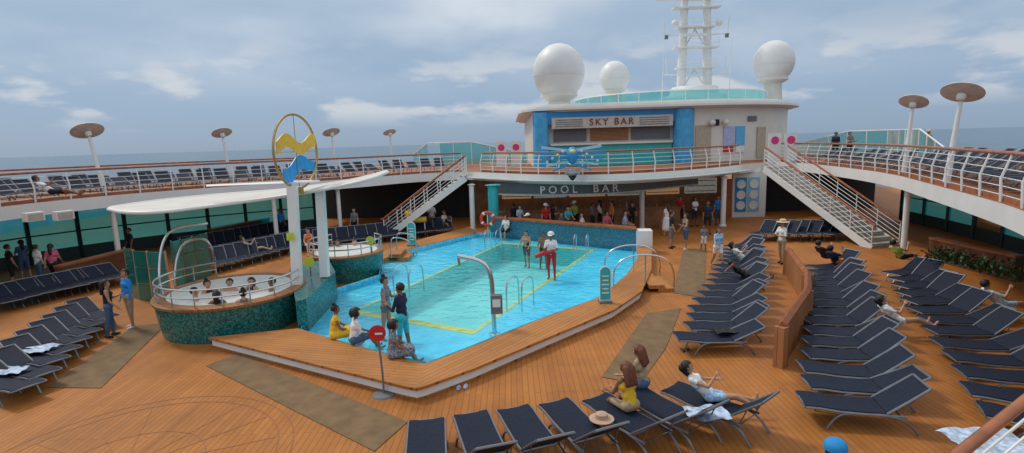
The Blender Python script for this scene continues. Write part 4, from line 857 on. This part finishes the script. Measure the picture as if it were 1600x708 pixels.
# ---------------------------------------------------------------- loungers
def lounger(ang):
    e=thing('sun_lounger','x','sun lounger'); W2=.31; a=rad(ang); by,bz=.26,.335; bl=.78; ey,ez=by+bl*cos(a),bz+bl*sin(a)
    prof=[(-1.0,.38),(-.8,.38),(-.45,.34),(0,.325),(by,bz)]; fr=MB()
    for s in(-1,1):
        fr.tube([(s*W2,y,z-.02) for y,z in prof]+[(s*W2,by+.3,bz-.03)],.022,6); fr.tube([(s*W2,by,bz),(s*W2,(by+ey)/2,(bz+ez)/2+.0),(s*W2*.95,ey,ez)],.022,6)
    for y,z in((-1.0,.36),(by,bz-.03)): fr.tube([(-W2,y,z),(W2,y,z)],.02,6)
    fr.tube([(-W2*.95,ey,ez),(W2*.95,ey,ez)],.022,6); fr.build('frame',FRAME,e)
    def sling(pr,nm):
        n=len(pr); vs=[(x,y,z+.012-dz) for dz in(0,.014) for y,z in pr for x in(-W2+.02,-W2*.4,W2*.4,W2-.02)]
        vs=[(x,y,z-(.016 if abs(x)<.2 else 0)) for x,y,z in vs]; f=[]
        for i in range(n-1):
            for j in range(3): k=i*4+j; f+=[(k,k+1,k+5,k+4),(4*n+k,4*n+k+4,4*n+k+5,4*n+k+1)]
        f+=[(j,4*n+j,4*n+j+1,j+1) for j in range(3)]+[(4*n-4+j,4*n-3+j,8*n-3+j,8*n-4+j) for j in range(3)]
        MB().add(vs,f).build(nm,NAVY,e)
    sling(prof,'seat_sling'); sling([(by+.01,bz+.01),((by+ey)/2+.0,(bz+ez)/2-.015),(ey,ez)],'back_sling')
    for s in(-1,1):
        MB().tube(smoothpoly([(s*W2,-.25,.31),(s*(W2+.01),-.5,.27),(s*(W2+.02),-.66,.0)],2),.02,6).build('leg',FRAME,e); MB().tube(smoothpoly([(s*W2,.1,.31),(s*(W2+.01),.52,.28),(s*(W2+.02),.74,.0)],2),.02,6).build('leg',FRAME,e)
    x=W2-.02; y1,z1=by+bl*.6*cos(a),bz+bl*.6*sin(a)-.01
    MB().tube([(-x,y1,z1),(-x,.5,bz-.05),(x,.5,bz-.05),(x,y1,z1)],.012,5).build('back_prop',FRAME,e)
    return e
protos={}
def put(kind,loc,rz,label,group):
    if kind not in protos:
        protos[kind]=lounger(kind); p=protos[kind]; p.location=loc; p.rotation_euler=(0,0,rz); p['label']=label; p['group']=group; return p
    return dup(protos[kind],loc,rz,label,group)
def row(f0,h0,f1,h1,n,rowname,kinds,group,z=0,jit=.05):
    A0,B0,A1,B1=[P(*q,z+.36) for q in(f0,h0,f1,h1)]
    a0=math.atan2((B0-A0).y,(B0-A0).x); a1=math.atan2((B1-A1).y,(B1-A1).x)
    while a1-a0>PI: a1-=2*PI
    while a0-a1>PI: a1+=2*PI
    for i in range(n):
        t=i/max(1,n-1); f=A0.lerp(A1,t); a=a0+(a1-a0)*t+random.uniform(-jit,jit); d=V((cos(a),sin(a),0)); c=f+d*(.98+random.uniform(-.08,.08)); c.z=z
        put(kinds[i%len(kinds)],c,a-PI/2,f'{nth(i)} navy lounger from {rowname}',group)
random.seed(11)
row((667,657),(664,760),(1045,604),(1150,640),7,'the left in the bottom row',[38],'loungers in the bottom row')
row((1062,526),(1200,524),(1140,386),(1205,374),16,'the camera in row left of divider',[24,38,24],'loungers left of the divider')
row((1254,624),(1460,640),(1268,418),(1370,404),15,'the camera in row right of divider',[38,24,38,38],'loungers right of the divider')
row((1536,640),(1680,660),(1392,428),(1480,408),13,'the camera in the rightmost row',[24,38],'loungers on the far right')
row((1180,366),(1230,352),(1290,366),(1330,350),7,'the left in the row by right stair',[38],'loungers near the right stair')
row((45,604),(-70,570),(165,496),(65,466),8,'the camera in the near left row',[24],'loungers on the near left',jit=.02)
row((332,416),(310,392),(490,378),(478,360),12,'the left in front row behind hot tubs',[38],'loungers behind the hot tubs')
row((300,392),(280,374),(450,362),(440,348),12,'the left in back row behind hot tubs',[38],'loungers in back left row')
row((505,380),(492,362),(700,358),(694,346),14,'the left in row beside far pool side',[38],'loungers along far left pool side')
row((20,470),(-30,455),(190,432),(150,420),8,'the left in row by left windows',[24],'loungers near left windows')
def deckrow(E,d,lo,hi,step,rowname,group,sgn=1):
    pts=resample(offset(E,d)[lo:hi],step)
    for i,p in enumerate(pts):
        t=pts[min(i+1,len(pts)-1)]-pts[max(i-1,0)]; a=math.atan2(t.y,t.x)+PI/2; q=V((p.x,p.y,3.304))
        put(38 if i%3 else 24,q,a-PI/2+random.uniform(-.06,.06)+(PI if sgn<0 else 0),f'{nth(i)} navy lounger from {rowname}',group)
deckrow(LE,1.7,3,-3,.85,'the left in inner row of left upper deck','loungers on left upper deck inner row')
deckrow(LE,4.6,3,-9,.9,'the left in outer row of left upper deck','loungers on left upper deck outer row')
deckrow(RE,1.8,4,24,.95,'the far end in inner row of right upper deck','loungers on right upper deck inner row')
deckrow(RE,4.6,8,22,.95,'the far end in outer row of right upper deck','loungers on right upper deck outer row')
# towels, bags
def towel(lb,px,py,z,mt,s=1.0,name='towel'):
    p=P(px,py,z); b=MB(); n=7; random.seed(px); vs=[p+V(((i/n-.5)*.7*s,(j/n-.5)*.5*s,.03+.06*random.random())) for i in range(n+1) for j in range(n+1)]
    b.add(vs,[(i*(n+1)+j,i*(n+1)+j+1,(i+1)*(n+1)+j+1,(i+1)*(n+1)+j) for i in range(n) for j in range(n)]); one(b,name,mt,lb,'towel')
TW=mat('towel_blue_white',(.42,.52,.68),.95,var=.5,scale=10)
towel('rumpled blue and white towel on the near left lounger',58,548,.36,TW,1.1); towel('pale blue towel on a lounger at the left edge',20,582,.36,TW,.8)
towel('dark clothes heaped on the nearest lounger left of the divider',1135,520,.36,mat('dark_cloth',(.02,.02,.03),.9),.8,'clothes_heap'); towel('pale blue towel under the reclining person in bottom row',1105,650,.36,TW,1.0)
towel('blue and white towel at the bottom right corner',1545,695,.36,TW,1.5)
p=P(940,655,.4); one(MB().lathe([(.2,0),(.21,.015),(.11,.03),(.1,.1),(.06,.12),(.001,.12)],p,18),'straw_hat',mat('pink_straw',(.5,.33,.24),.9),'pinkish straw hat lying on the bottom lounger row','hat')
for lb,px,py,c in [('pair of brown sandals on deck at left edge',42,603,BLACK),('pair of dark sandals beside the lounger left of divider',1070,547,BLACK),('pair of pale blue sandals on deck below the coping',722,606,TW)]:
    p=P(px,py,0); e=thing('sandals',lb,'sandals',p)
    for s in(-1,1): MB().ball(p+V((s*.07,s*.03,.02)),(.05,.13,.02),10,6).build('sandal',c,e)
a=D(1490,716,4.2); b=D(1640,596,4.9); e=thing('stair_handrail','varnished wood stair handrail at bottom right corner','handrail',a)
MB().tube([a,b],.05,10).build('handrail',REDW,e)
for k in(1,2,3): MB().tube([a-V((0,0,.2*k)),b-V((0,0,.2*k))],.015,6).build('rail',WHITE,e)
# ---------------------------------------------------------------- world and light
SE,SA=rad(52),rad(-55)
w=bpy.data.worlds.new('World'); SC.world=w; w.use_nodes=True; nt=w.node_tree; N=nt.nodes; Lk=nt.links; N.clear()
out=N.new('ShaderNodeOutputWorld'); bg=N.new('ShaderNodeBackground'); bg2=N.new('ShaderNodeBackground'); mxs=N.new('ShaderNodeMixShader')
sky=N.new('ShaderNodeTexSky'); sky.sky_type='NISHITA'; sky.sun_disc=False; sky.sun_elevation=SE; sky.sun_rotation=SA
Lk.new(sky.outputs['Color'],bg.inputs['Color']); bg.inputs['Strength'].default_value=.1
tc=N.new('ShaderNodeTexCoord'); sp=N.new('ShaderNodeSeparateXYZ'); Lk.new(tc.outputs['Generated'],sp.inputs[0])
rp=N.new('ShaderNodeValToRGB'); e=rp.color_ramp.elements; e[0].position=0; e[0].color=(.30,.41,.55,1); e[1].position=1; e[1].color=(.95,.98,1.02,1)
for pos,c in((.06,(.31,.44,.62)),(.14,(.34,.47,.64)),(.26,(.44,.56,.70)),(.45,(.84,.88,.92))): k=e.new(pos); k.color=(*c,1)
Lk.new(sp.outputs['Z'],rp.inputs['Fac'])
ad=N.new('ShaderNodeMath'); ad.operation='ADD'; ad.inputs[1].default_value=.25; Lk.new(sp.outputs['Z'],ad.inputs[0]); mxz=N.new('ShaderNodeMath'); mxz.operation='MAXIMUM'; mxz.inputs[1].default_value=.05; Lk.new(ad.outputs[0],mxz.inputs[0])
cb=N.new('ShaderNodeCombineXYZ')
for ax_ in 'XY':
    dv_=N.new('ShaderNodeMath'); dv_.operation='DIVIDE'; Lk.new(sp.outputs[ax_],dv_.inputs[0]); Lk.new(mxz.outputs[0],dv_.inputs[1]); Lk.new(dv_.outputs[0],cb.inputs[ax_])
n1=N.new('ShaderNodeTexNoise'); n1.inputs['Scale'].default_value=.9; n1.inputs['Detail'].default_value=5; n1.inputs['Roughness'].default_value=.45; Lk.new(cb.outputs[0],n1.inputs['Vector'])
r1=N.new('ShaderNodeMapRange'); r1.interpolation_type='SMOOTHSTEP'; r1.inputs['From Min'].default_value=.38; r1.inputs['From Max'].default_value=.64; r1.inputs['To Max'].default_value=.9; Lk.new(n1.outputs['Fac'],r1.inputs['Value'])
hm=N.new('ShaderNodeMapRange'); hm.interpolation_type='SMOOTHSTEP'; hm.inputs['From Min'].default_value=.05; hm.inputs['From Max'].default_value=.22; Lk.new(sp.outputs['Z'],hm.inputs['Value'])
hk=N.new('ShaderNodeMath'); hk.operation='MULTIPLY'; Lk.new(r1.outputs['Result'],hk.inputs[0]); Lk.new(hm.outputs['Result'],hk.inputs[1])
m1=N.new('ShaderNodeMix'); m1.data_type='RGBA'; Lk.new(hk.outputs[0],m1.inputs['Factor']); Lk.new(rp.outputs['Color'],m1.inputs['A']); m1.inputs['B'].default_value=(.80,.85,.91,1)
mp=N.new('ShaderNodeMapping'); mp.inputs['Scale'].default_value=(4.2,4.2,13); Lk.new(tc.outputs['Generated'],mp.inputs['Vector'])
n2=N.new('ShaderNodeTexNoise'); n2.inputs['Scale'].default_value=1.5; n2.inputs['Detail'].default_value=7; n2.inputs['Roughness'].default_value=.5; Lk.new(mp.outputs[0],n2.inputs['Vector'])
r2=N.new('ShaderNodeMapRange'); r2.interpolation_type='SMOOTHSTEP'; r2.inputs['From Min'].default_value=.48; r2.inputs['From Max'].default_value=.60; r2.inputs['To Max'].default_value=.75; Lk.new(n2.outputs['Fac'],r2.inputs['Value'])
bd=N.new('ShaderNodeValToRGB'); q=bd.color_ramp.elements; q[0].position=.03; q[0].color=(0,0,0,1); q[1].position=.19; q[1].color=(0,0,0,1)
for pos,c in((.06,1),(.11,1)): k=q.new(pos); k.color=(c,c,c,1)
Lk.new(sp.outputs['Z'],bd.inputs['Fac']); ml=N.new('ShaderNodeMath'); ml.operation='MULTIPLY'; Lk.new(r2.outputs['Result'],ml.inputs[0]); Lk.new(bd.outputs['Color'],ml.inputs[1])
m2=N.new('ShaderNodeMix'); m2.data_type='RGBA'; Lk.new(ml.outputs[0],m2.inputs['Factor']); Lk.new(m1.outputs['Result'],m2.inputs['A']); m2.inputs['B'].default_value=(.72,.74,.78,1)
Lk.new(m2.outputs['Result'],bg2.inputs['Color']); bg2.inputs['Strength'].default_value=.93
mxs.inputs['Fac'].default_value=.9; Lk.new(bg.outputs[0],mxs.inputs[1]); Lk.new(bg2.outputs[0],mxs.inputs[2]); Lk.new(mxs.outputs[0],out.inputs['Surface'])
sl=bpy.data.lights.new('sun','SUN'); sl.energy=1.5; sl.angle=rad(10); sl.color=(1,.93,.82); so=bpy.data.objects.new('sun',sl); COL.objects.link(so)
sd=V((sin(SA)*cos(SE),cos(SA)*cos(SE),sin(SE))); so.rotation_euler=sd.to_track_quat('Z','Y').to_euler(); so.location=(-20,10,40)
